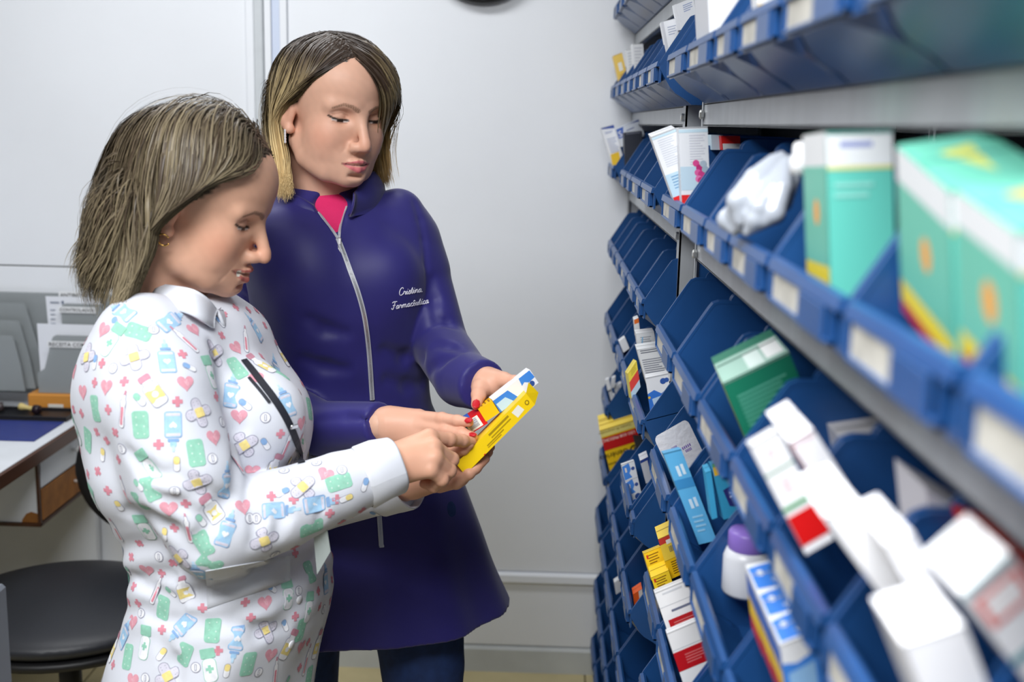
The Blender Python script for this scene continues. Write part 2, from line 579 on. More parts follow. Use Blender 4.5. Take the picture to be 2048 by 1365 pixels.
for (rn, zb, ys, hang) in ROWS:
    near_of = [y_[1] if isinstance(y_, tuple) else None for y_ in ys]
    ys = [y_[0] if isinstance(y_, tuple) else y_ for y_ in ys]
    for i, yf in enumerate(ys):
        nx = ys[i + 1] if i + 1 < len(ys) else yf - .19
        yn = max(nx + .005, yf - .222)
        if yf > 1.87 > yn - .005:
            yn = max(yn, 1.875 if hang else 1.79)
        if near_of[i] is not None:
            yn = near_of[i]
        if yf < 1.7 and nx < .2:
            yn = yf - .19
        make_bin(yf, yn, zb, 'blue bin, %s from the wall, %s' % (ORD[i], rn), hang)
    if hang:
        for (ya, yb, uu) in ((1.876, 3.0, far), (-.09, 1.678, near)):
            if ya < min(ys) - .2 and yb < min(ys) - .2:
                continue
            MB().box((XF + BD + .001, ya, zb - .001), (XD - .002, yb, zb + .002)).build('bin_ledge', M_steel, uu)
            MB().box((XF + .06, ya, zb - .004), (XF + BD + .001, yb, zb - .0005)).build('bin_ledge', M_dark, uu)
# ------------------------------------------------------------------ distance-field modelling for soft shapes
class Field:
    def __init__(self, lo, hi, h):
        self.lo = np.array(lo, float); self.h = h
        n = np.ceil((np.array(hi) - self.lo) / h).astype(int) + 1
        self.n = n
        self.ax = [self.lo[i] + h * np.arange(n[i]) for i in range(3)]
        self.d = np.full(n, 1.0, np.float32)

    def sub(self, lo, hi):
        s = []
        for i in range(3):
            a = int(np.clip(np.floor((lo[i] - self.lo[i]) / self.h), 0, self.n[i]))
            b = int(np.clip(np.ceil((hi[i] - self.lo[i]) / self.h) + 1, 0, self.n[i]))
            s.append(slice(a, b))
        if any(t.start >= t.stop for t in s):
            return None, None
        return tuple(s), (self.ax[0][s[0]][:, None, None], self.ax[1][s[1]][None, :, None], self.ax[2][s[2]][None, None, :])

    def op(self, lo, hi, fn, k=0.01, mode='u'):
        m = max(k * 1.3, 3 * self.h) + (0.03 if mode == 'u' else 0.0)
        s, g = self.sub(np.array(lo) - m, np.array(hi) + m)
        if s is None:
            return
        b = fn(*g); a = self.d[s]
        if mode == 'u':
            if k <= 0:
                self.d[s] = np.minimum(a, b); return
            h = np.clip(0.5 + 0.5 * (a - b) / k, 0, 1)
            self.d[s] = a * (1 - h) + b * h - k * h * (1 - h)
        else:      # subtract
            b = -b
            if k <= 0:
                self.d[s] = np.maximum(a, b); return
            h = np.clip(0.5 - 0.5 * (a - b) / k, 0, 1)
            self.d[s] = a * (1 - h) + b * h + k * h * (1 - h)

    def cone(self, p, q, r1, r2, k=0.01, mode='u'):
        p = np.array(p, float); q = np.array(q, float); R = max(r1, r2)
        lo = np.minimum(p, q) - R; hi = np.maximum(p, q) + R
        v = q - p; L2 = float(v @ v) + 1e-12

        def fn(x, y, z):
            t = np.clip(((x - p[0]) * v[0] + (y - p[1]) * v[1] + (z - p[2]) * v[2]) / L2, 0, 1)
            dx = x - p[0] - t * v[0]; dy = y - p[1] - t * v[1]; dz = z - p[2] - t * v[2]
            return np.sqrt(dx * dx + dy * dy + dz * dz) - (r1 + (r2 - r1) * t)
        self.op(lo, hi, fn, k, mode)

    def ball(self, p, r, k=0.01, mode='u'):
        self.cone(p, np.array(p) + (0, 0, 1e-5), r, r, k, mode)

    def chain(self, pts, rs, k=0.01, mode='u'):
        for i in range(len(pts) - 1):
            self.cone(pts[i], pts[i + 1], rs[i], rs[i + 1], k if (i == 0 or mode == 's') else min(k, 0.004), mode)

    def ell(self, c, r, k=0.01, mode='u', R=None):
        c = np.array(c, float); r = np.array(r, float)
        Rm = np.eye(3) if R is None else np.array(R, float)      # columns: local axes
        ext = np.sqrt(((Rm * r) ** 2).sum(1))

        def fn(x, y, z):
            dx, dy, dz = x - c[0], y - c[1], z - c[2]
            u = dx * Rm[0, 0] + dy * Rm[1, 0] + dz * Rm[2, 0]
            v = dx * Rm[0, 1] + dy * Rm[1, 1] + dz * Rm[2, 1]
            w = dx * Rm[0, 2] + dy * Rm[1, 2] + dz * Rm[2, 2]
            k0 = np.sqrt((u / r[0]) ** 2 + (v / r[1]) ** 2 + (w / r[2]) ** 2)
            k1 = np.sqrt((u / r[0] ** 2) ** 2 + (v / r[1] ** 2) ** 2 + (w / r[2] ** 2) ** 2) + 1e-9
            return np.where(k0 < 1e-6, -r.min(), k0 * (k0 - 1) / k1)
        self.op(c - ext, c + ext, fn, k, mode)

    def stack(self, secs, yaw, k=0.01, pw=2.3, mode='u', bump=None):
        """secs rows: z, cx, cy, a (lateral), b (front-back); super-ellipse sections, smoothly interpolated"""
        S = np.array(sorted(secs, key=lambda s: s[0]), float)
        zs = S[:, 0]
        zz = np.linspace(zs[0], zs[-1], 400)
        cols = [smooth_interp(zs, S[:, i], zz) for i in range(1, 5)]
        R = max(S[:, 3].max(), S[:, 4].max())
        lo = (S[:, 1].min() - R, S[:, 2].min() - R, zs[0]); hi = (S[:, 1].max() + R, S[:, 2].max() + R, zs[-1])
        ca, sa = math.cos(yaw), math.sin(yaw)     # lateral axis (ca, sa), front axis (sa, -ca)

        def fn(x, y, z):
            cx, cy, a, b = [np.interp(z, zz, c) for c in cols]
            u = (x - cx) * ca + (y - cy) * sa
            v = (x - cx) * sa - (y - cy) * ca
            r = (np.abs(u / a) ** pw + np.abs(v / b) ** pw) ** (1 / pw)
            d = (r - 1) * (a * b / np.sqrt((a * v / np.maximum(b, 1e-6)) ** 2 + (b * u / np.maximum(a, 1e-6)) ** 2 + 1e-6) * 0 + np.minimum(a, b))
            if bump is not None:
                d = d + bump(u, v, z, np.arctan2(v / b, u / a))
            return np.maximum(d, np.maximum(zs[0] - z, z - zs[-1]))
        self.op(lo, hi, fn, k, mode)

    def mesh(self):
        d = self.d; s = d < 0
        c = np.zeros(np.array(d.shape) - 1, np.int8)
        for i in (0, 1):
            for j in (0, 1):
                for k in (0, 1):
                    c += s[i:d.shape[0] - 1 + i, j:d.shape[1] - 1 + j, k:d.shape[2] - 1 + k]
        I, J, K = np.nonzero((c > 0) & (c < 8))
        idx = np.full(c.shape, -1, np.int32); idx[I, J, K] = np.arange(len(I))
        acc = np.zeros((len(I), 3)); cnt = np.zeros(len(I))
        cor = [(i, j, k) for i in (0, 1) for j in (0, 1) for k in (0, 1)]
        for a in range(8):
            for b in range(a + 1, 8):
                ca, cb = np.array(cor[a]), np.array(cor[b])
                if np.abs(ca - cb).sum() != 1:
                    continue
                va = d[I + ca[0], J + ca[1], K + ca[2]]; vb = d[I + cb[0], J + cb[1], K + cb[2]]
                m = (va < 0) != (vb < 0)
                t = np.where(m, va / np.where(m, va - vb, 1), 0)
                acc += np.where(m[:, None], ca + (cb - ca) * t[:, None], 0); cnt += m
        V = self.lo + self.h * (np.stack([I, J, K], 1) + acc / cnt[:, None])
        F = []
        for ax in range(3):
            o = [i for i in range(3) if i != ax]
            sl0 = [slice(None)] * 3; sl1 = [slice(None)] * 3
            sl0[ax] = slice(0, -1); sl1[ax] = slice(1, None)
            A = s[tuple(sl0)]; B = s[tuple(sl1)]
            E = np.stack(np.nonzero(A != B), 1)
            ok = (E[:, o[0]] > 0) & (E[:, o[1]] > 0) & (E[:, o[0]] < d.shape[o[0]] - 1) & (E[:, o[1]] < d.shape[o[1]] - 1)
            E = E[ok]
            ins = A[tuple(E.T)]
            q = []
            for (p, r) in ((1, 1), (0, 1), (0, 0), (1, 0)):
                e = E.copy(); e[:, o[0]] -= p; e[:, o[1]] -= r
                q.append(idx[tuple(e.T)])
            Q = np.stack(q, 1)
            flip = ins if ax != 1 else ~ins
            Q[~flip] = Q[~flip][:, ::-1]
            F.append(Q)
        F = np.concatenate(F)
        F = F[(F >= 0).all(1)]
        return V, F


def smooth_interp(xs, ys, x):
    """monotone-ish cubic (Catmull-Rom with finite differences)"""
    xs = np.asarray(xs, float); ys = np.asarray(ys, float)
    m = np.gradient(ys, xs)
    i = np.clip(np.searchsorted(xs, x) - 1, 0, len(xs) - 2)
    h = xs[i + 1] - xs[i]; t = np.clip((x - xs[i]) / h, 0, 1)
    h00 = 2 * t ** 3 - 3 * t ** 2 + 1; h10 = t ** 3 - 2 * t ** 2 + t
    h01 = -2 * t ** 3 + 3 * t ** 2; h11 = t ** 3 - t ** 2
    return h00 * ys[i] + h10 * h * m[i] + h01 * ys[i + 1] + h11 * h * m[i + 1]


def relax(V, F, n=2, f=0.5):
    """light Laplacian smoothing of a quad mesh"""
    e = np.concatenate([F[:, [0, 1]], F[:, [1, 2]], F[:, [2, 3]], F[:, [3, 0]]])
    for _ in range(n):
        acc = np.zeros_like(V); cnt = np.zeros(len(V))
        for a in range(3):
            acc[:, a] = np.bincount(e[:, 0], V[e[:, 1], a], len(V)) + np.bincount(e[:, 1], V[e[:, 0], a], len(V))
        cnt = np.bincount(e[:, 0], minlength=len(V)) + np.bincount(e[:, 1], minlength=len(V))
        V = V * (1 - f) + f * acc / np.maximum(cnt, 1)[:, None]
    return V


def pdist(Pn, poly):
    """distance of points (n,3) to a polyline, and the parameter 0..1 along it"""
    poly = np.array(poly, float); best = np.full(len(Pn), 9.0); par = np.zeros(len(Pn))
    m = len(poly) - 1
    for i in range(m):
        v = poly[i + 1] - poly[i]
        t = np.clip(((Pn - poly[i]) @ v) / (v @ v + 1e-12), 0, 1)
        dd = np.linalg.norm(Pn - poly[i] - t[:, None] * v, axis=1)
        u = dd < best
        best[u] = dd[u]; par[u] = (i + t[u]) / m
    return best, par


def mixc(C, col, w):
    w = np.clip(w, 0, 1)[:, None]
    return C * (1 - w) + np.array(col) * w


def catmull(pts, n=8):
    P = np.array(pts, float)
    t = np.arange(len(P)); x = np.linspace(0, len(P) - 1, (len(P) - 1) * n + 1)
    return np.stack([smooth_interp(t, P[:, i], x) for i in range(P.shape[1])], 1)


class Surf:
    """a mesh's surface for laying things on it"""
    def __init__(self, V, F):
        self.V = V; self.F = F
        self.t = BVHTree.FromPolygons([tuple(p) for p in V], [tuple(int(i) for i in f) for f in F])

    def hit(self, px, py):
        loc, n, i, d = self.t.ray_cast(Vector(CAM), Vector(ray(px, py)).normalized())
        if loc is None:
            return None, None
        n = np.array(n)
        if n @ ray(px, py) > 0:
            n = -n
        return np.array(loc), n

    def near(self, p):
        loc, n, i, d = self.t.find_nearest(Vector(p))
        return np.array(loc), np.array(n)


def carve(f, lines, k=.014):
    """press soft folds into a cloth field along photo lines: (points, radii, k)"""
    V, F = f.mesh(); S = Surf(V, F)
    for pts, rs, kk in lines:
        P = [S.hit(x, y) for x, y in pts]
        P = [(p + n * r_ * .45, r_) for (p, n), r_ in zip(P, rs) if p is not None]
        if len(P) > 1 and max(np.linalg.norm(P[i + 1][0] - P[i][0]) for i in range(len(P) - 1)) < .09:
            f.chain([p for p, _ in P], [r_ for _, r_ in P], k=kk, mode='s')


def headR(a, p, r):
    f = np.array([math.cos(p) * math.sin(a), -math.cos(p) * math.cos(a), -math.sin(p)])
    l = np.array([math.cos(a), math.sin(a), 0]); u = np.cross(f, l)
    return np.stack([f, l * math.cos(r) + u * math.sin(r), -l * math.sin(r) + u * math.cos(r)], 1)


def _cut(self, p, n, r, k=0.004, L=.12):
    """slice off everything within r of the axis beyond the plane through p with normal n"""
    p = np.array(p, float); n = np.array(n, float); n /= np.linalg.norm(n)
    c = p + n * L / 2; ext = np.full(3, max(r, L / 2) + .01)

    def fn(x, y, z):
        t = (x - p[0]) * n[0] + (y - p[1]) * n[1] + (z - p[2]) * n[2]
        qx = x - p[0] - t * n[0]; qy = y - p[1] - t * n[1]; qz = z - p[2] - t * n[2]
        rad = np.sqrt(qx * qx + qy * qy + qz * qz)
        return np.maximum(np.maximum(-t, t - L), rad - r)
    self.op(c - ext, c + ext, fn, k, 's')


Field.cut = _cut
# ------------------------------------------------------------------ heads
SKIN = {1: lin((215, 167, 141)), 2: lin((219, 172, 148))}


HL_Z = [-.10, -.06, -.02, .0, .03, .055, .08, .095, .125]
HL_X = {1: [-.045, -.035, -.022, .002, .036, .052, .066, .076, .12], 2: [-.045, -.035, -.022, .000, .030, .050, .066, .078, .12]}


def scalp_mask(V, who):
    xm = np.interp(V[:, 2], HL_Z, HL_X[who])
    n = .003 * np.sin(V[:, 1] * 400) + .002 * np.sin(V[:, 2] * 600)
    ear = np.exp(-((np.abs(V[:, 1]) - .08) / .008) ** 2 - ((V[:, 0] + .01) / .022) ** 2 - ((V[:, 2] + .008) / .034) ** 2)
    return np.clip((xm - V[:, 0] + n) / .007, 0, 1) * np.clip((V[:, 2] + .085) / .02, 0, 1) * (1 - np.clip(ear * 3, 0, 1))


def build_head(Rh, c, s, who, neck_to, smile=False):
    """returns world verts, quads, colours; local axes: x forward, y left, z up"""
    f = Field((-.135, -.105, -.20), (.135, .105, .145), .0017)
    f.ell((-.014, 0, .036), (.097, .073, .083), k=0)
    f.ell((.028, 0, .046), (.063, .062, .056), k=.03)
    f.ell((.033, 0, -.026), (.052, .056, .066), k=.03)
    for y in (-1, 1):
        f.chain([(-.008, .047 * y, -.052), (.012, .045 * y, -.072), (.050, .029 * y, -.088), (.068, .008 * y, -.092)], [.019, .018, .016, .016], k=.022)
    f.ball((.072, 0, -.0890), .0155, k=.012)
    for y in (-1, 1):
        up = .006 if smile else 0
        f.ell((.050, .036 * y, -.029 + up), (.027, .022, .023 + up * .6), k=.02)
        f.ell((.036, .035 * y, -.056), (.034, .0240, .036), k=.022)
        f.cone((.079, .013 * y, .019), (.068, .044 * y, .018), .0075, .0075, k=.014)
        f.ell((.089, .032 * y, .002), (.017, .018, .0115), k=.011, mode='s')
        f.ball((.0645, .0315 * y, .0010), .0135, k=.004)
        f.cone((.0700, .0240 * y, -.0075), (.0665, .0400 * y, -.0065), .0048, .0045, k=.006)
    # nose
    nx = .0025 if smile else .001
    f.cone((.083, 0, .006), (.1010 + nx, 0, -.030), .0072, .0085, k=.010)
    f.ball((.1035 + nx, 0, -.0380), .0092, k=.006)
    for y in (-1, 1):
        f.ell((.0905, .0125 * y, -.0415), (.0105, .0068, .0080), k=.005)
        f.ball((.0975, .0065 * y, -.0415), .0078, k=.004)
        f.cone((.096, .0062 * y, -.0510), (.102, .0050 * y, -.0485), .0026, .0022, k=.002, mode='s')
        if not smile:
            f.chain([(.087, .0200 * y, -.041), (.080, .0255 * y, -.054), (.073, .0310 * y, -.068)], [.0012, .0012, .0006], k=.006, mode='s')
        else:
            f.chain([(.0870, .0245 * y, -.042), (.0850, .0285 * y, -.052), (.0780, .0345 * y, -.064), (.0700, .0375 * y, -.078)], [.0016, .0020, .0020, .0010], k=.006, mode='s')
    # mouth
    f.ell((.067, 0, -.069), (.022, .032, .027), k=.018)
    f.cone((.094, 0, -.052), (.0965, 0, -.060), .0016, .0016, k=.004, mode='s')
    if smile:
        mc = (.074, .0285, -.0640)
        f.chain([(mc[0], -mc[1], mc[2]), (.0885, -.012, -.0685), (.0905, 0, -.0695), (.0885, .012, -.0685), (mc[0], mc[1], mc[2])], [.0012, .0042, .0048, .0042, .0012], k=.003, mode='s')
        f.ell((.0740, 0, -.0675), (.0125, .021, .0065), k=.001)                  # teeth
        f.chain([(.0745, -.028, -.0625), (.0885, -.012, -.0630), (.0925, -.004, -.0622), (.0915, 0, -.0630), (.0925, .004, -.0622), (.0885, .012, -.0630), (.0745, .028, -.0625)], [.001, .0030, .0034, .0030, .0034, .0030, .001], k=.003)
        f.chain([(.0745, -.027, -.0655), (.0860, -.014, -.0735), (.0905, 0, -.0765), (.0860, .014, -.0735), (.0745, .027, -.0655)], [.001, .0042, .0052, .0042, .001], k=.003)
        for y in (-1, 1):
            pass
    else:
        mc = (.0775, .0245, -.0690)
        f.chain([(.078, -.0235, -.0685), (.0885, -.012, -.0655), (.0930, -.004, -.0635), (.0922, 0, -.0645), (.0930, .004, -.0635), (.0885, .012, -.0655), (.078, .0235, -.0685)], [.001, .0028, .0034, .0030, .0034, .0028, .001], k=.004)
        f.chain([(.078, -.0225, -.0705), (.0875, -.011, -.0745), (.0910, 0, -.0765), (.0875, .011, -.0745), (.078, .0225, -.0705)], [.001, .0042, .0054, .0042, .001], k=.004)
        f.chain([(.078, -.0245, -.0690), (.092, -.011, -.0700), (.0975, 0, -.0698), (.092, .011, -.0700), (.078, .0245, -.0690)], [.0008, .0012, .0014, .0012, .0008], k=.0025, mode='s')
    f.ell((.088, 0, -.0875), (.007, .014, .0035), k=.006, mode='s')
    # ears
    for y in (-1, 1):
        RE = np.array([[.94, .33 * y, .1], [-.33 * y, .94, 0], [-.1, 0, .99]])
        f.ell((-.012, .0745 * y, -.006), (.0165, .0075, .0300), k=.006, R=RE)
        f.ball((-.004, .0725 * y, -.0330), .0082, k=.006)
        f.ell((-.006, .0835 * y, -.006), (.0085, .0060, .0165), k=.004, mode='s', R=RE)
        f.cone((-.016, .0845 * y, .014), (-.020, .0845 * y, -.006), .003, .0022, k=.004, mode='s')
    # neck
    nt = (Rh.T @ (np.array(neck_to) - c)) / s
    st = np.array([-.028, 0, -.045])
    f.cone(st, nt, .054, .056, k=.018)
    f.cone((-.062, 0, -.02), nt + (-.01, 0, 0), .030, .05, k=.03)
    V, F = f.mesh(); V = relax(V, F, 2, .4)
    # ---- colour of skin, lips, brows and lash lines
    sk = np.array(SKIN[who]); C = np.tile(sk, (len(V), 1))
    ay = V.copy(); ay[:, 1] = np.abs(ay[:, 1])
    n1 = np.sin(V[:, 0] * 310 + 1.3 * np.sin(V[:, 2] * 260)) * np.sin(V[:, 1] * 290 + V[:, 2] * 190)
    C *= (1 + .025 * n1)[:, None]
    g = lambda p, r: np.exp(-((np.linalg.norm(ay - np.array(p), axis=1) / r) ** 2))
    C = mixc(C, sk * np.array([1.0, .72, .68]), .55 * g((.058, .046, -.032), .024))
    C = mixc(C, sk * np.array([1.02, .80, .76]), .5 * g((.108, 0, -.038), .018))
    C = mixc(C, sk * np.array([.95, .76, .70]), .5 * g((-.005, .08, -.01), .03))
    C = mixc(C, sk * np.array([.86, .74, .68]), .55 * np.maximum(g((.075, .031, -.010), .010), g((.078, .018, .002), .008)))
    lipc = np.array(lin((203, 112, 116) if who == 2 else (182, 104, 96)))
    front = np.clip((V[:, 0] - .055) / .006, 0, 1)
    yz = np.stack([np.zeros(len(V)), np.abs(V[:, 1]), V[:, 2]], 1)
    L = lambda pts: pdist(yz, [(0, a_, b_) for a_, b_ in pts])
    sof = lambda d_, r_, w_: np.clip((r_ - d_) / w_, 0, 1) * front
    if smile:
        du, tu = L([(.029, -.0620), (.012, -.0628), (.004, -.0618), (0, -.0628)])
        dl, tl0 = L([(.028, -.0645), (.014, -.0735), (0, -.0768)])
        C = mixc(C, lipc, np.maximum(sof(du, .0014 + .0024 * tu, .0012), sof(dl, .0018 + .0034 * tl0, .0014)))
        inn, _ = L([(.023, -.0660), (.012, -.0685), (0, -.0695)])
        tooth = (inn < .0042) & (V[:, 0] < .0868) & (V[:, 0] > .066)
        C = mixc(C, np.array(lin((226, 220, 208))), np.where(tooth & (np.abs(V[:, 1]) < .023), 1.0, 0))
        cd, _ = L([(.0310, -.0630), (.0270, -.0650)])
        C = mixc(C, np.array(lin((110, 58, 50))), .8 * sof(cd, .0020, .0014))
    else:
        du, tu = L([(.0235, -.0688), (.012, -.0655), (.004, -.0632), (0, -.0645)])
        dl, tl0 = L([(.0225, -.0702), (.011, -.0745), (0, -.0768)])
        C = mixc(C, lipc, np.maximum(sof(du, .0012 + .0026 * tu, .0013), sof(dl, .0016 + .0042 * tl0, .0015)))
        cd, _ = L([(.0250, -.0690), (.011, -.0700), (0, -.0698)])
        C = mixc(C, lipc * .3, sof(cd, .0015, .0011))
    # brows
    db, tb = L([(.0105, .0140), (.0200, .0195), (.0330, .0222), (.0470, .0150)])
    bn = .75 + .25 * np.sin(V[:, 1] * 1900 + V[:, 2] * 700)
    C = mixc(C, np.array(lin((112, 82, 62) if who == 2 else (78, 58, 46))), .8 * bn * sof(db, .0030 * (1 - .6 * tb) + .0010, .0014))
    # lowered lids: lash line and lid fold
    ds_, _ = L([(.0215, -.0040), (.0310, -.0048), (.0430, -.0028)])
    C = mixc(C, np.array(lin((196, 182, 176))), sof(ds_, .0024, .0010))
    C = mixc(C, np.array(lin((46, 34, 28))), sof(ds_, .0027, .0010) * np.clip((.0062 - np.abs(np.abs(V[:, 1]) - .0320)) / .0015, 0, 1))
    dl2, tl = L([(.0190, -.0030), (.0250, -.0024), (.0340, -.0022), (.0420, -.0012), (.0480, .0018)])
    C = mixc(C, np.array(lin((38, 27, 24))), .95 * sof(dl2, .0022, .0011))
    dl3, _ = L([(.0215, -.0068), (.0310, -.0078), (.0430, -.0052)])
    C = mixc(C, sk * np.array([.58, .44, .40]), .7 * sof(dl3, .0014, .0012))
    df, _ = L([(.0200, .0050), (.0310, .0088), (.0440, .0050)])
    C = mixc(C, sk * np.array([.62, .50, .46]), .6 * sof(df, .0018, .0013))
    # hair-coloured scalp under the hair
    if who:
        hc = np.array(lin((74, 58, 46) if who == 2 else (86, 74, 60)))
        C = mixc(C, hc, scalp_mask(V, who))
    W = c + (V * s) @ Rh.T
    return W, F, np.clip(C, 0, 1), V


M_skin = mat('skin', (0.8, 0.6, 0.5), 0.46, attr=True, sss=0.12, spec=0.4, bump=0.06, bscale=900)

HD1 = dict(Rh=headR(1.50, .34, .05), c=np.array([-.449, 1.51, 1.409]), s=.985)
HD2 = dict(Rh=headR(.72, .17, -.02), c=np.array([-.3275, 1.82, 1.534]), s=.976)
# ------------------------------------------------------------------ hands
def hand_field(pts):
    A = np.array(pts); return A.min(0) - .035, A.max(0) + .035


def build_hand(wrist, palm, fingers, who, h=.0016, nails=None, sleeve=None, kpalm=.008):
    """wrist: list of (point, r); palm: list of (p, q, r1, r2); fingers: list of ([points], [radii])"""
    allp = [w[0] for w in wrist] + [p for a in palm for p in a[:2]] + [p for fg in fingers for p in fg[0]]
    lo, hi = hand_field(allp)
    f = Field(lo, hi, h)
    f.chain([w[0] for w in wrist], [w[1] for w in wrist], k=.01)
    for a in palm:
        f.cone(a[0], a[1], a[2], a[3], k=kpalm)
    for (ps, rs) in fingers:
        P = np.array(ps)
        for i in range(len(P) - 1):
            f.cone(P[i], P[i + 1], rs[i], rs[i + 1], k=.0045 if i == 0 else .0022)
        for i in range(1, len(P) - 1):          # knuckle swell
            f.ball(P[i], rs[i] * 1.07, k=.003)
    nl = []
    for (p, ax, up, L, Wd) in (nails or []):
        ax = np.array(ax, float); ax /= np.linalg.norm(ax)
        up = np.array(up, float); up -= ax * (up @ ax); up /= np.linalg.norm(up)
        sd = np.cross(up, ax)
        R = np.stack([ax, sd, up], 1)
        f.ell(p, (L, Wd, .0016), k=.0006, R=R); nl.append((np.array(p), R, L, Wd))
    V, F = f.mesh(); V = relax(V, F, 1, .35)
    sk = np.array(SKIN[who]); C = np.tile(sk * np.array([1.0, .95, .93]), (len(V), 1))
    for (ps, rs) in fingers:
        P = np.array(ps)
        for i in range(1, len(P) - 1):
            dd = np.linalg.norm(V - P[i], axis=1)
            C = mixc(C, sk * np.array([.95, .74, .68]), .5 * np.clip(1 - dd / (rs[i] * 1.5), 0, 1) * 1.2)
        dd = np.linalg.norm(V - P[-1], axis=1)
        C = mixc(C, sk * np.array([1.0, .76, .70]), .6 * np.clip(1.3 - dd / (rs[-1] * 1.6), 0, 1))
    for (p, R, L, Wd) in nl:
        q = (V - p) @ R
        m = ((q[:, 0] / L) ** 2 + (q[:, 1] / Wd) ** 2 < 1.02) & (np.abs(q[:, 2]) < .0024)
        C[m] = lin((190, 22, 36))
    return V, F, np.clip(C, 0, 1)


def merge(parts):
    V = []; F = []; C = []; n = 0
    for v, f, c in parts:
        V.append(v); F.append(f + n); C.append(c); n += len(v)
    return np.concatenate(V), np.concatenate(F), np.concatenate(C)


# ------------------------------------------------------------------ hair
def make_hair(parent, hd, who, HV, N, comb, zcut, lift, dark, light, gold, seed, L0=.26, extra=None, part_y=0., grav=.42, rad=.0008, S=15, up0=.10, wv=.045, rmax=.092, fwd=lambda q: 0.0, lim=None, push=1.1):
    """ribbon strands grown from the scalp, combed away from the parting, falling and resting on the head"""
    R, c, s = hd['Rh'], hd['c'], hd['s']
    r = np.random.default_rng(seed)
    E0 = np.array([-.014, 0, .036]); ER = np.array([.0985, .0745, .0845])
    E1 = np.array([.028, 0, .046]); R1 = np.array([.0655, .0645, .0585])
    cand = HV[scalp_mask(HV, who) > .55]
    p = cand[r.integers(0, len(cand), N)] + r.normal(0, .0012, (N, 3))
    near = r.random(N) < .16
    cp = cand[np.abs(cand[:, 1] - part_y) < .012]
    cp = cp[cp[:, 2] > .06]
    p[near] = cp[r.integers(0, len(cp), near.sum())] + r.normal(0, .0012, (near.sum(), 3))
    root = p.copy()
    nrm = (p - E0) / ER ** 2; nrm /= np.linalg.norm(nrm, axis=1)[:, None]
    g = R.T @ np.array([0, 0, -1.0])
    lay = r.random(N) ** 1.2
    off = lift(root, lay)
    d = comb(root, r)
    d = d - nrm * (d * nrm).sum(1)[:, None]
    d /= np.linalg.norm(d, axis=1)[:, None] + 1e-9
    d = d + nrm * up0
    ds = .012; n = int(L0 / ds)
    pts = [p.copy()]
    alive = np.ones((N, n + 1), bool)
    zc = zcut(root, r)
    # locks: neighbouring strands share their waviness
    lock = (np.floor(root[:, 0] / .012) * 7.3 + np.floor(root[:, 1] / .010) * 3.1 + np.floor(root[:, 2] / .012) * 5.7)
    wob = np.stack([np.sin(lock * 12.9), np.sin(lock * 78.2), np.sin(lock * 37.7)], 1) * wv + r.normal(0, .02, (N, 3))
    nk0 = np.array([-.03, 0, -.05]); nk1 = nk0 + g * .16
    for k in range(n):
        dd = d + g * grav + wob * np.sin(k * .5 + lock * 3)[:, None]
        if extra is not None:
            dd = dd + extra(p, root, k, lay)
        xl = np.interp(p[:, 2], HL_Z, lim or HL_X[who]) + fwd(root) - .004
        over = np.clip((p[:, 0] - xl) / .010, 0, 1.5) * (p[:, 2] < .085)
        dd[:, 0] -= over * push
        rel = p - E0; rel = rel - (rel @ g)[:, None] * g; rdist = np.linalg.norm(rel, axis=1)
        dd = dd - rel / (rdist[:, None] + 1e-9) * (np.clip((rdist - rmax - off) / .02, 0, 1.2) * .5)[:, None]
        dd /= np.linalg.norm(dd, axis=1)[:, None]
        pn = p + dd * ds
        gr = min(1, .2 + k * .16)
        for (Ec, Er, q) in ((E0, ER, 1.0), (E1, R1, 1.0), (np.array([.010, 0, -.030]), np.array([.064, .062, .090]), .8)):
            rr = Er + off[:, None] * (gr * q)
            e = (pn - Ec) / rr; m = np.linalg.norm(e, axis=1)
            ins = m < 1
            pn[ins] = (Ec + e / m[:, None] * rr)[ins]
        v = nk1 - nk0; t = np.clip(((pn - nk0) @ v) / (v @ v), 0, 1)
        ax = nk0 + t[:, None] * v; w = pn - ax; m = np.linalg.norm(w, axis=1)
        rn = .057 + off * .8; ins = m < rn
        pn[ins] = (ax + w / m[:, None] * rn[:, None])[ins]
        d = (pn - p); d /= np.linalg.norm(d, axis=1)[:, None] + 1e-9
        p = pn
        pts.append(p.copy())
        wz = c[2] + (p * s) @ R[2]
        alive[:, k + 1] = alive[:, k] & (wz > zc)
    X = np.stack(pts, 1)
    last = alive.sum(1) - 1
    eo = np.linalg.norm((X - E0) / (ER + .036), axis=2)
    stray = ((eo > 1) & (X[..., 2] > .03) & alive).any(1)
    keep = (last >= 3) & ~stray
    X = X[keep]; last = last[keep]; N = len(X); root = root[keep]; lock = lock[keep]; lay = lay[keep]
    u = np.linspace(0, 1, S)[None, :] * last[:, None]
    i0 = np.clip(u.astype(int), 0, n - 1); ft = (u - i0)[..., None]
    ii = np.arange(N)[:, None]
    Y = X[ii, i0] * (1 - ft) + X[ii, i0 + 1] * ft
    for _ in range(3):
        Y[:, 1:-1] = (Y[:, :-2] + 2 * Y[:, 1:-1] + Y[:, 2:]) / 4
    ctr = np.array([-.01, 0, 0.])
    ctr_ = np.broadcast_to(ctr, Y.shape).copy(); ctr_[..., 2] = np.minimum(Y[..., 2], .03)
    O = Y - ctr_; O /= np.linalg.norm(O, axis=2)[..., None] + 1e-9
    T = np.gradient(Y, axis=1); T /= np.linalg.norm(T, axis=2)[..., None] + 1e-9
    O = O + r.normal(0, .18, (N, 1, 3))
    U = np.cross(T, O); U /= np.linalg.norm(U, axis=2)[..., None] + 1e-9
    tt = np.linspace(0, 1, S)
    rd = rad * (1.0 - .8 * tt ** 4)[None, :, None] * (.6 + .8 * r.random((N, 1, 1)))
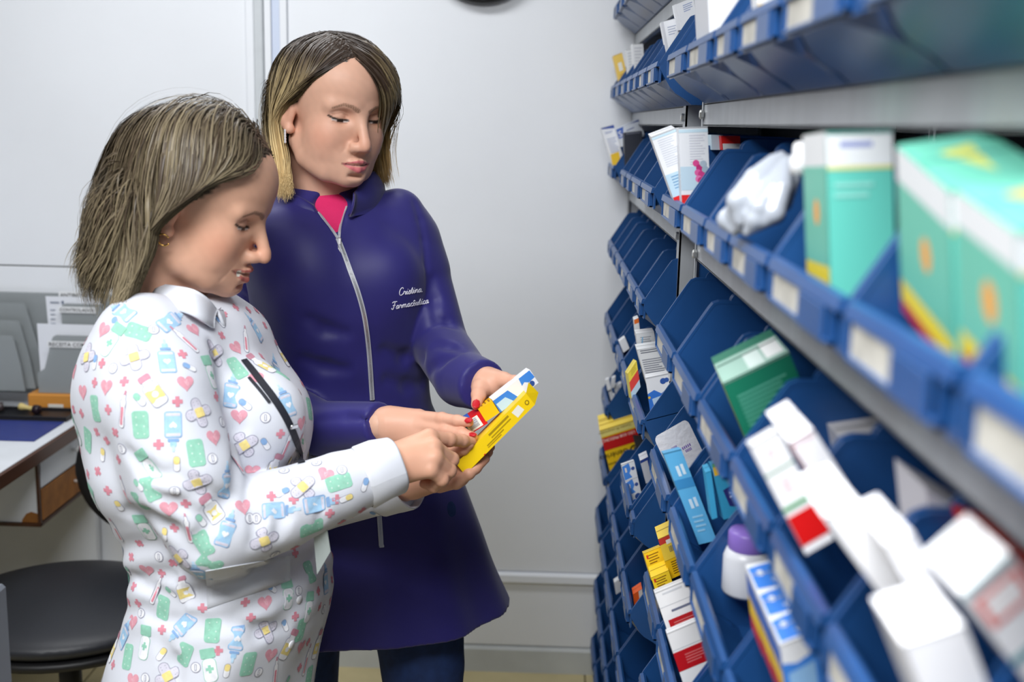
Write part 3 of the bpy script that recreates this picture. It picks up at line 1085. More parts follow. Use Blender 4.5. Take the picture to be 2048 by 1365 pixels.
    W0 = c + ((Y + U * rd) * s) @ R.T; W1 = c + ((Y - U * rd) * s) @ R.T
    Vv = np.stack([W0, W1], 2).reshape(-1, 3)
    base = (np.arange(N)[:, None] * S + np.arange(S - 1)[None, :]) * 2
    Fq = np.stack([base, base + 1, base + 3, base + 2], -1).reshape(-1, 4)
    tone = r.random((N, 1)); cl = (np.sin(lock * 5.1)[:, None] * .5 + .5)
    mixv = np.clip(tt[None, :] ** gold[3] * gold[0] + (tone * .4 + cl * .6 - .5) * gold[1] + gold[2], 0, 1)[..., None]
    Cc = np.array(dark) * (1 - mixv) + np.array(light) * mixv
    Cc = Cc * (.86 + .20 * r.random((N, 1, 1)) + .10 * lay[:, None, None])
    Cc = np.repeat(Cc.reshape(-1, 3), 2, axis=0)
    M = mat('hair', (0.3, 0.2, 0.1), 0.42, attr=True, spec=0.35)
    return link('hair', mesh_np('hair', Vv, Fq, np.clip(Cc, 0, 1)), M, parent)


def strip(S, pix, w, name, m, parent, thick=.0012, off=.0008, closed=False):
    """band laid on a surface along photo points"""
    P = []; Nn = []
    for (x, y) in catmull(pix, 6):
        a, n = S.hit(x, y)
        if a is not None:
            P.append(a); Nn.append(n)
    P = np.array(P); Nn = np.array(Nn)
    for _ in range(2):
        P[1:-1] = (P[:-2] + P[1:-1] * 2 + P[2:]) / 4; Nn[1:-1] = (Nn[:-2] + Nn[1:-1] * 2 + Nn[2:]) / 4
    return band(P, Nn, w, name, m, parent, thick, off)


def band(P, Nn, w, name, m, parent, thick=.0012, off=.0008):
    T = np.gradient(P, axis=0); T /= np.linalg.norm(T, axis=1)[:, None]
    Sd = np.cross(T, Nn); Sd /= np.linalg.norm(Sd, axis=1)[:, None]
    w = np.full(len(P), w) if np.isscalar(w) else np.asarray(w)
    A = [P + Sd * (w / 2)[:, None] + Nn * off, P + Sd * (w / 2)[:, None] + Nn * (off + thick),
         P - Sd * (w / 2)[:, None] + Nn * (off + thick), P - Sd * (w / 2)[:, None] + Nn * off]
    n = len(P); V = np.stack(A, 1).reshape(-1, 3)
    F = []
    for i in range(n - 1):
        for k in range(4):
            F.append((i * 4 + k, i * 4 + (k + 1) % 4, (i + 1) * 4 + (k + 1) % 4, (i + 1) * 4 + k))
    F += [(0, 1, 2, 3), tuple((n - 1) * 4 + k for k in (3, 2, 1, 0))]
    mb = MB(); mb.add(V, F); return mb.build(name, m, parent)


def sheet(grid, thick, name, m, parent):
    """thick sheet from a (rows, cols, 3) grid"""
    G = np.array(grid, float); r, c = G.shape[:2]
    du = np.gradient(G, axis=1); dv = np.gradient(G, axis=0)
    Nn = np.cross(du, dv); Nn /= np.linalg.norm(Nn, axis=2)[..., None] + 1e-9
    A = (G + Nn * thick / 2).reshape(-1, 3); B = (G - Nn * thick / 2).reshape(-1, 3)
    V = np.concatenate([A, B]); k = r * c; F = []
    ix = lambda i, j: i * c + j
    for i in range(r - 1):
        for j in range(c - 1):
            F.append((ix(i, j), ix(i, j + 1), ix(i + 1, j + 1), ix(i + 1, j)))
            F.append((k + ix(i, j), k + ix(i + 1, j), k + ix(i + 1, j + 1), k + ix(i, j + 1)))
    for i in range(r - 1):
        for j in (0, c - 1):
            F.append((ix(i, j), ix(i + 1, j), k + ix(i + 1, j), k + ix(i, j)))
    for j in range(c - 1):
        for i in (0, r - 1):
            F.append((ix(i, j), ix(i, j + 1), k + ix(i, j + 1), k + ix(i, j)))
    mb = MB(); mb.add(V, F, True); return mb.build(name, m, parent)
# ------------------------------------------------------------------ woman in the navy coat
w2 = empty('person', (-.33, 1.87, 0.0), 'woman in navy zip coat with red nails, looking down at medicine boxes', 'person')
M_navy = mat('navy_gabardine', lin((44, 40, 110)), 0.50, spec=0.35, sheen=0.15, noise=0.10, nscale=14, bump=0.05, bscale=1500)
M_jean = mat('dark_denim', lin((26, 50, 98)), 0.8, noise=0.25, nscale=60, bump=0.1, bscale=900)
M_pink = mat('pink_knit', lin((222, 40, 104)), 0.85, bump=0.3, bscale=700)
M_silver = mat('silver_metal', lin((214, 214, 216)), 0.28, metal=0.9)
M_zip = mat('zip_tape', lin((196, 198, 206)), 0.5, metal=0.3)
M_thread = mat('white_thread', lin((226, 224, 236)), 0.6)

YB2 = 1.87; BY2 = .45
sec = [(372, 655, .058, .052), (392, 658, .085, .066), (412, 664, .128, .080), (440, 670, .158, .093), (490, 680, .163, .108), (560, 688, .158, .126), (620, 692, .152, .128),
       (700, 696, .137, .114), (770, 702, .130, .106), (860, 712, .146, .118), (960, 727, .168, .133), (1060, 744, .186, .146), (1150, 760, .200, .156)]
S2 = []
for (y, x, A, B) in sec:
    p = at(x, y, YB2); S2.append((p[2], p[0], p[1], A, B))
p = at(772, 1230, YB2); S2.append((.688, p[0] + .004, p[1], .212, .163))


def drape2(u, v, z, a):
    k = np.clip((1.05 - z) / .4, 0, 1)
    return k * (.006 * np.sin(a * 6 + 1.2 + z * 2) + .003 * np.sin(a * 11 + z * 5)) + .0015 * np.sin(z * 60 + 3 * np.sin(a * 2)) * np.clip((z - .95) / .1, 0, 1) * np.clip((1.25 - z) / .1, 0, 1)


f = Field((-.62, 1.58, .66), (-.02, 2.10, 1.47), .0042)
f.stack(S2, BY2, k=0, pw=2.2, bump=drape2)
sh = .024
f.ell(at(612, 545, 1.775), (.050, .040, .055), k=.05)
f.ell(at(770, 555, 1.80), (.050, .040, .055), k=.05)
LA = [at(795, 432, 1.885), at(842, 545, 1.875), at(880, 690, 1.83), at(925, 757, 1.715), at(962, 770, 1.655)]
f.chain(LA, [.045, .046, .046, .044, .039], k=.03)
RA = [at(545, 445, 1.94), at(478, 590, 1.93), at(495, 790, 1.83), at(640, 857, 1.70), at(764, 850, 1.625)]
f.chain(RA, [.050, .054, .052, .042, .034], k=.03)
f.cut(LA[-1] + (LA[-1] - LA[-2]) * .15, LA[-1] - LA[-2], .06)
f.cut(RA[-1], RA[-1] - RA[-2], .06)
carve(f, [([(858, 740), (880, 724), (905, 712)], [.003, .006, .002], .016), ([(872, 690), (900, 692), (925, 702)], [.002, .005, .002], .014),
          ([(880, 640), (893, 646), (906, 655)], [.002, .004, .002], .012), ([(862, 560), (868, 600), (872, 650)], [.002, .004, .002], .014),
          ([(828, 402), (840, 440), (848, 480), (853, 530), (856, 590)], [.0022, .003, .0032, .003, .002], .008),
          ([(620, 640), (650, 660), (690, 668)], [.001, .004, .001], .02), ([(610, 720), (650, 735), (690, 740)], [.001, .004, .001], .02),
          ([(770, 700), (810, 716), (845, 715)], [.001, .004, .001], .02), ([(775, 760), (815, 772), (845, 770)], [.001, .004, .001], .02),
          ([(640, 840), (690, 835), (740, 842)], [.001, .003, .001], .012)])
f.cone(at(674, 474, 1.772), at(662, 405, 1.795), .002, .027, k=.005, mode='s')
V2, F2 = f.mesh(); V2 = relax(V2, F2, 2, .5)
coat2 = link('coat', mesh_np('coat', V2, F2), M_navy, w2); coat2['label'] = 'navy knee-length zip coat'
SF2 = Surf(V2, F2)

# pink knit top in the open neck
f = Field((-.50, 1.72, 1.22), (-.20, 2.0, 1.45), .004)
f.stack([(s_[0], s_[1], s_[2], s_[3] - .012, s_[4] - .011) for s_ in S2[3:6]], BY2, k=0, pw=2.2)
f.cone(at(655, 430, 1.865), at(662, 460, 1.85), .064, .070, k=.01)
_V, _F = f.mesh(); _V = relax(_V, _F, 1)
link('knit_top', mesh_np('knit_top', _V, _F), M_pink, w2)

# stand collar
cb = [(636, 432, 1.781), (590, 430, 1.787), (545, 415, 1.83), (530, 388, 1.90), (600, 366, 1.955), (700, 360, 1.955), (765, 378, 1.90), (752, 412, 1.835), (700, 428, 1.781)]
ct = [(627, 412, 1.787), (597, 393, 1.797), (560, 380, 1.840), (556, 356, 1.895), (612, 338, 1.935), (690, 334, 1.935), (744, 342, 1.885), (737, 350, 1.830), (708, 385, 1.788)]
B_ = catmull([at(*q) for q in cb], 6); T_ = catmull([at(*q) for q in ct], 6)
grid = [B_ * (1 - t) + T_ * t + (B_ - B_.mean(0)) * np.array([1, 1, 0]) * (.05 * math.sin(t * math.pi)) for t in np.linspace(-.12, 1, 7)]
sheet(grid, .005, 'collar', M_navy, w2)

# zip
zp = [(636, 426), (650, 444), (664, 462), (675, 478), (686, 505), (701, 545), (716, 585), (728, 630), (735, 680), (740, 740), (744, 800), (747, 850), (752, 930), (756, 1000), (760, 1060), (762, 1092)]
zo = strip(SF2, zp[3:11], .0075, 'zip', M_zip, w2, .0016)
strip(SF2, zp[12:], .0075, 'zip', M_zip, w2, .0016)
strip(SF2, zp[:4], .0042, 'zip_edge', M_zip, w2, .0016)
strip(SF2, [(694, 414), (690, 425), (684, 445), (677, 478)], .0042, 'zip_edge', M_zip, w2, .0016)
tm = MB()
for (x, y) in np.concatenate([catmull(zp[3:11], 26), catmull(zp[12:], 26)]):
    a, n = SF2.hit(x, y)
    if a is not None:
        tm.box((-.0018, -.0004, 0), (.0018, .0004, .0011), Matrix.Translation(a + n * .0022) @ Vector(n).to_track_quat('Z', 'Y').to_matrix().to_4x4())
tt_ = tm.build('zip_teeth', M_silver, zo)
a, n = SF2.hit(678, 484)
Mz = Matrix.Translation(a + n * .003) @ Matrix(np.stack([CR, -CU, np.cross(CR, -CU)], 1).tolist()).to_4x4()
pm = MB().box((-.0028, -.005, -.002), (.0028, .006, .002), Mz, .001)
pu = pm.build('zip_slider', M_silver, w2)
MB().tube([tuple(Mz @ Vector((.0022 * math.cos(t_), .008 + .0035 * math.sin(t_), -.001))) for t_ in np.linspace(0, 6.28, 13)], .0007, 6).build('ring', M_silver, pu)
MB().box((-.0026, .010, -.002), (.0026, .020, -.0005), Mz, .0006).build('pull_tab', M_silver, pu)
a, n = SF2.hit(763, 1093)
MB().box((-.004, -.002, -.001), (.004, .002, .0025), Matrix.Translation(a) @ Vector(n).to_track_quat('Z', 'Y').to_matrix().to_4x4(), .0006).build('zip_stop', M_silver, w2)

# embroidered words
GL = {
    'C': (1.45, [[(1.3, 1.75), (1.15, 2.15), (.7, 2.1), (.3, 1.5), (.2, .7), (.5, .1), (1.0, .1), (1.4, .5)]]),
    'r': (.95, [[(0, .2), (.25, 1.05), (.45, .8), (.72, .9), (.66, .3), (.8, .05), (1.0, .3)]]),
    'i': (.62, [[(0, .2), (.25, 1), (.25, .3), (.4, .05), (.65, .3)], [(.36, 1.4), (.42, 1.5)]]),
    's': (.8, [[(0, .2), (.42, 1.1), (.62, .5), (.45, .02), (.15, .12)], [(.45, .02), (.85, .3)]]),
    't': (.65, [[(0, .2), (.36, 1.75), (.27, .3), (.42, .05), (.68, .3)], [(.08, 1.1), (.7, 1.16)]]),
    'n': (1.02, [[(0, .2), (.22, 1), (.22, .05)], [(.22, .55), (.55, 1), (.72, .8), (.72, .2), (.85, .05), (1.05, .3)]]),
    'a': (1.08, [[(.78, .85), (.5, 1), (.15, .6), (.2, .1), (.5, .1), (.78, .7), (.8, 1), (.8, .2), (.92, .05), (1.12, .3)]]),
    'm': (1.5, [[(0, .2), (.22, 1), (.22, .05)], [(.22, .55), (.5, 1), (.66, .8), (.66, .05)], [(.66, .55), (.95, 1), (1.12, .8), (1.12, .2), (1.26, .05), (1.5, .3)]]),
    'c': (.82, [[(.72, .8), (.5, 1), (.15, .6), (.2, .15), (.5, .02), (.86, .3)]]),
    'ê': (.8, [[(.1, .42), (.58, .6), (.5, .95), (.2, .8), (.15, .3), (.4, .03), (.82, .3)], [(.1, 1.25), (.4, 1.6), (.65, 1.25)]]),
    'u': (1.05, [[(0, .2), (.2, 1), (.2, .3), (.38, .05), (.68, .5), (.74, 1), (.74, .2), (.88, .05), (1.08, .3)]]),
    'F': (1.35, [[(.1, 1.9), (.5, 2.2), (1.6, 2.15)], [(.95, 2.15), (.75, 1), (.45, .1), (.05, .15), (.05, .5)], [(.3, 1.1), (1.15, 1.2)]]),
    '.': (.5, [[(.1, .03), (.2, .13)]]),
}


def embroider(word, p0, p1, name):
    adv = sum(GL[ch][0] for ch in word); m = MB(); x = 0
    d = np.array(p1, float) - np.array(p0, float); sc = np.linalg.norm(d) / adv; d /= np.linalg.norm(d); up = np.array([d[1], -d[0]])
    for ch in word:
        for st in GL[ch][1]:
            pts = []
            for (gx, gy) in (catmull(st, 4) if len(st) > 2 else st):
                q = np.array(p0) + d * sc * (x + gx + .28 * gy) + up * sc * gy * 1.05
                a, n = SF2.hit(*q)
                if a is not None:
                    pts.append(a + n * .0004)
            if len(pts) > 1:
                m.tube(pts, .00075, 5)
        x += GL[ch][0]
    return m.build(name, M_thread, w2)


embroider('Cristina.', (797, 592), (846, 584), 'embroidered_name')
embroider('Farmacêutica', (783, 620), (857, 607), 'embroidered_title')

# trousers and shoes
f = Field((-.56, 1.66, .03), (-.10, 2.12, .92), .006)
HL = at(845, 1330, 1.84); HLx, HLy = HL[0], HL[1]
legs2 = [((HLx - .03, 1.87, .86), (HLx, 1.84, .60), (HLx + .01, 1.83, .36), (HLx + .01, 1.86, .07)), ((-.43, 1.93, .86), (-.415, 1.95, .60), (-.41, 1.95, .36), (-.41, 1.98, .07))]
for L in legs2:
    f.chain(L, [.095, .072, .054, .045], k=.02)
_V, _F = f.mesh(); link('jeans', mesh_np('jeans', relax(_V, _F, 2), _F), M_jean, w2)
for L in legs2:
    f = Field((L[3][0] - .09, L[3][1] - .2, 0), (L[3][0] + .12, L[3][1] + .08, .11), .005)
    f.ell((L[3][0], L[3][1], .045), (.04, .05, .05), k=0); f.ell((L[3][0] + .03, L[3][1] - .10, .03), (.042, .085, .030), k=.03)
    f.cut((L[3][0], L[3][1] - .05, .006), (0, 0, -1), .3)
    _V, _F = f.mesh(); link('shoe', mesh_np('shoe', relax(_V, _F, 1), _F), smat((30, 30, 34), .5), w2)

# body: head, neck, torso core, arms and hands in one mesh
parts2 = []
hv, hf, hc, HV2 = build_head(HD2['Rh'], HD2['c'], HD2['s'], 2, at(655, 418, 1.872))
parts2.append((hv, hf, hc))
f = Field((-.60, 1.58, .80), (-.03, 2.05, 1.46), .008)
f.stack([(s_[0], s_[1], s_[2], max(s_[3] - .03, .03), max(s_[4] - .03, .03)) for s_ in S2[:10]], BY2, k=0)
f.chain(LA, [.035, .038, .036, .033, .024], k=.02); f.chain(RA, [.035, .038, .036, .030, .024], k=.02)
_V, _F = f.mesh(); parts2.append((_V, _F, np.tile(SKIN[2], (len(_V), 1))))
A_ = at
# right hand, index finger pointing at the label
wr = A_(766, 850, 1.628)
parts2.append(build_hand(
    [(A_(735, 850, 1.65), .026), (wr, .0245), (A_(790, 850, 1.622), .022)],
    [(A_(782, 838, 1.625), A_(838, 835, 1.615), .019, .0120), (A_(782, 850, 1.620), A_(844, 849, 1.606), .020, .0115), (A_(782, 862, 1.620), A_(842, 866, 1.602), .018, .011),
     (A_(780, 870, 1.622), A_(836, 880, 1.602), .014, .010)],
    [([A_(836, 835, 1.612), A_(884, 838, 1.590), A_(915, 842, 1.574), A_(938, 845, 1.564)], [.0105, .0088, .0078, .0066]),
     ([A_(842, 851, 1.604), A_(892, 860, 1.582), A_(925, 868, 1.566), A_(946, 874, 1.556)], [.0105, .0090, .0080, .0068]),
     ([A_(842, 868, 1.602), A_(885, 885, 1.585), A_(888, 905, 1.60), A_(868, 908, 1.615)], [.010, .0085, .0078, .007]),
     ([A_(836, 882, 1.602), A_(868, 900, 1.592), A_(868, 915, 1.605), A_(852, 915, 1.615)], [.009, .0078, .007, .0065]),
     ([A_(790, 856, 1.64), A_(828, 868, 1.66), A_(862, 880, 1.655)], [.014, .0105, .008])],
    2, nails=[(A_(938, 841, 1.5585), A_(945, 844, 1.561) - A_(915, 841, 1.574), -CF * .8 + CU * .6, .0068, .0052),
              (A_(946, 870, 1.5505), A_(950, 873, 1.553) - A_(925, 866, 1.566), -CF * .6 + CU * .8, .0060, .0050)]))
# left hand over the far side of the boxes, thumb in front
parts2.append(build_hand(
    [(A_(958, 768, 1.675), .027), (A_(972, 768, 1.655), .0245), (A_(984, 770, 1.645), .022)],
    [(A_(972, 758, 1.65), A_(1008, 760, 1.63), .017, .0115), (A_(976, 768, 1.655), A_(1012, 772, 1.645), .018, .011), (A_(966, 772, 1.645), A_(962, 782, 1.625), .017, .0125),
     (A_(975, 775, 1.655), A_(1006, 786, 1.655), .016, .011)],
    [([A_(960, 776, 1.628), A_(957, 790, 1.612), A_(953, 810, 1.596)], [.0125, .0100, .0080]),
     ([A_(1006, 760, 1.63), A_(1030, 764, 1.615), A_(1040, 780, 1.610), A_(1036, 798, 1.612)], [.0105, .0088, .0078, .0068]),
     ([A_(1010, 772, 1.645), A_(1036, 782, 1.635), A_(1040, 802, 1.628), A_(1028, 822, 1.625)], [.0105, .0090, .0080, .0068]),
     ([A_(1006, 785, 1.655), A_(1030, 800, 1.648), A_(1030, 820, 1.640), A_(1016, 836, 1.635)], [.010, .0085, .0076, .0066])],
    2, nails=[(A_(952, 809, 1.5875), A_(951, 816, 1.594) - A_(956, 792, 1.612), -CF, .0085, .0062)]))
BV, BF, BC = merge(parts2)
link('body', mesh_np('body', BV, BF, BC), M_skin, w2)


# hair: brown roots to blond ends, side parting, tucked behind the ear on the near side
def comb2(root, r):
    d = np.zeros_like(root)
    right = root[:, 1] < -.014
    d[:, 1] = np.where(right, -1.0, 1.0)
    d[:, 0] = np.where(right, -.45 - 8 * np.maximum(root[:, 0], 0), .25)
    d[:, 2] = .1
    return d + r.normal(0, .05, root.shape)


def lift2(root, lay):
    left = np.clip((root[:, 1] + .018) / .012, 0, 1)
    return .003 + lay * .015 + left * (.003 + .013 * np.clip((root[:, 0] - .0) / .04, 0, 1))


def zcut2(root, r):
    right = root[:, 1] < -.014
    return np.where(right, 1.412, 1.425) + .008 * r.normal(size=len(root))


def extra2(p, root, k, lay):
    e = np.zeros_like(p)
    nearside = (root[:, 1] < -.014)
    ear = nearside & (p[:, 2] < .050) & (p[:, 2] > -.036) & (p[:, 0] > -.020) & (np.abs(p[:, 1]) > .045)
    e[ear, 0] = -.95
    low = nearside & (p[:, 2] < -.034) & (p[:, 0] > -.06)
    e[low, 0] = .55
    fs = (~nearside) & (p[:, 2] < .04) & (root[:, 0] > .0)
    e[fs, 0] = .03
    tip = (~nearside) & (p[:, 2] < -.06)
    e[tip, 1] = .22; e[tip, 0] = .10
    return e


make_hair(w2, HD2, 2, HV2, 18000, comb2, zcut2, lift2, lin((56, 43, 34)), lin((236, 210, 156)), (1.7, .40, -.24, 1.2), 11, L0=.33, extra=extra2, part_y=-.014, grav=.75, rad=.0009, rmax=.088, lim=[.008, .006, -.010, -.004, .030, .050, .066, .078, .12], fwd=lambda q: np.where(q[:, 1] > -.014, .034, 0.0))
# bar earring
e0 = HD2['c'] + HD2['Rh'] @ (np.array([-.002, -.0805, -.036]) * HD2['s'])
em = MB()
for i in range(5):
    em.box((-.0016, -.0016, -.0022), (.0016, .0016, .0022), Matrix.Translation(e0 + np.array([0, 0, -.0042 * i])), .0008)
em.build('earring', mat('sparkling_silver', lin((232, 232, 238)), .2, metal=.3), w2)
# ------------------------------------------------------------------ woman in the white coat with printed medical motifs
w1 = empty('person', (-.46, 1.52, 0.0), 'smiling woman in white coat printed with medical motifs, pointing at boxes', 'person')
M_white = mat('white_cotton', lin((216, 219, 228)), 0.8, sheen=0.1, bump=0.12, bscale=1200)
M_plain = mat('plain_white_cotton', lin((220, 223, 231)), 0.8, bump=0.10, bscale=1400)
M_print = mat('printed_ink', (1, 1, 1), 0.8, attr=True, noise=0.12, nscale=160)
YB1 = 1.53
sec = [(588, 395, 55, .060), (606, 388, 85, .085), (630, 378, 118, .125), (660, 374, 142, .158), (700, 372, 162, .172), (760, 376, 186, .178), (850, 392, 208, .176), (905, 400, 210, .172), (960, 408, 202, .166),
       (1020, 430, 192, .158), (1080, 452, 190, .158), (1150, 468, 198, .166), (1210, 462, 202, .174), (1280, 440, 207, .182), (1365, 424, 211, .188), (1460, 418, 213, .190), (1580, 415, 212, .190)]
S1 = []
for (y, x, hw, A) in sec:
    p = at(x, y, YB1); S1.append((p[2], p[0], p[1], A, hw / FPX * 1.53 * 1.0))
BY1 = math.pi / 2 - .10


def drape1(u, v, z, a):
    k = np.clip((.98 - z) / .3, 0, 1)
    w = np.clip(1 - np.abs(z - .93) / .10, 0, 1)
    return k * (.005 * np.sin(a * 5 + .6 + z * 4)) + w * .0035 * np.sin(z * 150 + 2.2 * np.sin(a * 2.5) + a * 2) + .0015 * np.sin(a * 9 + z * 22)


f = Field((-.74, 1.22, .55), (-.10, 1.80, 1.34), .0042)
f.stack(S1, BY1, k=0, pw=2.15, bump=drape1)
f.ell(at(520, 830, 1.46), (.060, .055, .060), k=.05)
f.ell(at(530, 830, 1.60), (.060, .055, .060), k=.05)
RA1 = [at(292, 690, 1.415), at(318, 800, 1.375), at(372, 950, 1.355), at(432, 1062, 1.365), at(560, 1020, 1.395), at(680, 972, 1.43), at(778, 935, 1.460)]
f.chain(RA1, [.066, .070, .066, .060, .052, .044, .036], k=.035)
f.ball(at(264, 780, 1.43), .058, k=.05)
f.ball(at(275, 945, 1.40), .040, k=.06)
LA1 = [at(430, 700, 1.68), at(500, 900, 1.72), at(640, 1000, 1.69), at(808, 968, 1.615)]
f.chain(LA1, [.055, .055, .048, .036], k=.03)
f.cut(RA1[-1] + (RA1[-1] - RA1[-2]) * .12, RA1[-1] - RA1[-2], .06)
f.cut(LA1[-1], LA1[-1] - LA1[-2], .06)
carve(f, [([(470, 985), (430, 1030), (402, 1075)], [.003, .008, .003], .018), ([(350, 945), (400, 985), (455, 1002)], [.002, .006, .004], .016),
          ([(300, 988), (350, 1010), (400, 1030)], [.003, .006, .003], .016), ([(262, 1026), (300, 1036), (345, 1062), (388, 1108)], [.006, .009, .008, .004], .016),
          ([(500, 1005), (515, 1040), (505, 1085)], [.002, .006, .002], .014), ([(550, 1000), (565, 1035), (555, 1070)], [.002, .005, .002], .014),
          ([(275, 1160), (305, 1182), (345, 1192)], [.004, .006, .002], .014), ([(440, 760), (470, 860), (472, 950)], [.002, .006, .004], .018),
          ([(425, 690), (445, 750), (455, 830)], [.002, .004, .002], .014), ([(300, 1235), (345, 1245), (390, 1235)], [.001, .004, .001], .018),
          ([(255, 905), (290, 940), (330, 955)], [.001, .005, .002], .018), ([(620, 985), (640, 1010), (640, 1045)], [.001, .004, .001], .012),
          ([(470, 1250), (520, 1262), (570, 1255)], [.001, .004, .001], .02), ([(330, 1300), (345, 1330), (350, 1362)], [.001, .004, .002], .02)])
V1, F1 = f.mesh(); V1 = relax(V1, F1, 2, .5)
coat1 = link('coat', mesh_np('coat', V1, F1), M_white, w1); coat1['label'] = 'white coat printed with hearts, plasters and bottles'
SF1 = Surf(V1, F1)

# cuffs
for A, B, rr_ in ((RA1[-2], RA1[-1], .0395), (LA1[-2], LA1[-1], .0395)):
    v = (B - A) / np.linalg.norm(B - A)
    a, b = B - v * .040, B + v * .012
    mb = MB(); prof = []
    ref = np.cross(v, [0, 0, 1.0]); ref /= np.linalg.norm(ref); up = np.cross(ref, v)
    rows = []
    for t, r_ in ((0, .0405), (.06, .0428), (.5, .0415), (.95, .0388), (1, .0378), (.99, .0355), (.5, .0345)):
        c_ = a + (b - a) * t
        rows.append([c_ + (r_ + .0012 * math.sin(5 * q + 9 * t)) * (ref * math.cos(q) + up * math.sin(q)) for q in np.linspace(0, 2 * math.pi, 41)])
    G = np.array(rows); k = G.shape[1]
    F_ = [(i * k + j, i * k + j + 1, (i + 1) * k + j + 1, (i + 1) * k + j) for i in range(len(rows) - 1) for j in range(k - 1)]
    mb.add(G.reshape(-1, 3), F_, True); mb.build('cuff', M_plain, w1)

# collar: two turned-down flaps and the stand round the neck
def grid2(top, bot, n=6, puff=.004):
    T_ = catmull([at(*q) for q in top], 5); B_ = catmull([at(*q) for q in bot], 5)
    return [T_ * (1 - t) + B_ * t + np.array([0, -puff, puff]) * math.sin(math.pi * t) for t in np.linspace(0, 1, n)]


sheet(grid2([(322, 570, 1.480), (352, 574, 1.448), (388, 582, 1.437), (416, 600, 1.447), (434, 622, 1.468)],
            [(300, 606, 1.455), (338, 617, 1.418), (380, 630, 1.403), (408, 645, 1.410), (427, 657, 1.434)]), .0035, 'collar_flap', M_plain, w1)
sheet(grid2([(434, 622, 1.470), (448, 622, 1.500), (460, 630, 1.530), (466, 640, 1.56)],
            [(446, 652, 1.462), (462, 660, 1.490), (474, 664, 1.520), (476, 655, 1.56)]), .0035, 'collar_flap', M_plain, w1)
sheet(grid2([(434, 620, 1.478), (446, 612, 1.51), (452, 610, 1.55), (420, 580, 1.60), (360, 560, 1.60), (322, 568, 1.53), (324, 572, 1.482)],
            [(436, 645, 1.478), (452, 640, 1.51), (458, 635, 1.56), (420, 610, 1.62), (350, 590, 1.62), (305, 600, 1.53), (312, 605, 1.470)]), .003, 'collar_stand', M_plain, w1)
# placket edge and pocket band
PB = [[SF1.hit(411 + (578 - 411) * t + (4 - 2 * t) * s_, (1142 - 30 * t) + s_ * (76 - 26 * t)) for t in np.linspace(0, 1, 14)] for s_ in np.linspace(0, 1, 6)]
if all(q[0] is not None for rw in PB for q in rw):
    sheet([[q[0] + q[1] * .0008 for q in rw] for rw in PB], .0010, 'pocket_band', M_plain, w1)
for (x, y) in ((582, 1290), (598, 1200)):
    a, n = SF1.hit(x, y)
    if a is not None:
        MB().lathe([(.0055, 0), (.006, .001), (.005, .002), (.0001, .0022)], 16, Matrix.Translation(a) @ Vector(n).to_track_quat('Z', 'Y').to_matrix().to_4x4()).build('button', smat((226, 226, 230), .3), w1)

# ------------------------------------------------------------------ the print
PINK = lin((222, 128, 148)); ROSE = lin((214, 96, 122)); GRN = lin((112, 196, 162)); BLU = lin((138, 194, 232)); YEL = lin((240, 214, 92))
GRY = lin((128, 128, 152)); PAL = lin((206, 202, 218)); WHT = lin((240, 241, 246)); BL2 = lin((86, 150, 210)); PRP = lin((188, 96, 124))


def rrect(w, h, r, cx=0, cy=0, n=4):
    pts = []
    for (sx, sy, a0) in ((1, 1, 0), (-1, 1, 90), (-1, -1, 180), (1, -1, 270)):
        for k in range(n + 1):
            a = math.radians(a0 + 90 * k / n)
            pts.append((cx + sx * (w / 2 - r) + r * math.cos(a), cy + sy * (h / 2 - r) + r * math.sin(a)))
    return pts


def circ(r, cx=0, cy=0, n=14):
    return [(cx + r * math.cos(2 * math.pi * k / n), cy + r * math.sin(2 * math.pi * k / n)) for k in range(n)]


def rot(p, a):
    c_, s_ = math.cos(a), math.sin(a)
    return [(x * c_ - y * s_, x * s_ + y * c_) for x, y in p]


def heartp(s):
    return [(s * .031 * 16 * math.sin(t) ** 3, s * .031 * (13 * math.cos(t) - 5 * math.cos(2 * t) - 2 * math.cos(3 * t) - math.cos(4 * t)) + s * .05) for t in np.linspace(0, 2 * math.pi, 23)[:-1]]


def plusp(s):
    a, b = s * .5, s * .19
    q = [(b, b), (b, a), (-b, a), (-b, b), (-a, b), (-a, -b), (-b, -b), (-b, -a), (b, -a), (b, -b), (a, -b), (a, b)]
    out = []
    for i in range(12):
        p0, p1 = q[i], q[(i + 1) % 12]
        out += [p0, ((p0[0] + p1[0]) / 2 * 1.02, (p0[1] + p1[1]) / 2 * 1.02)]
    return out


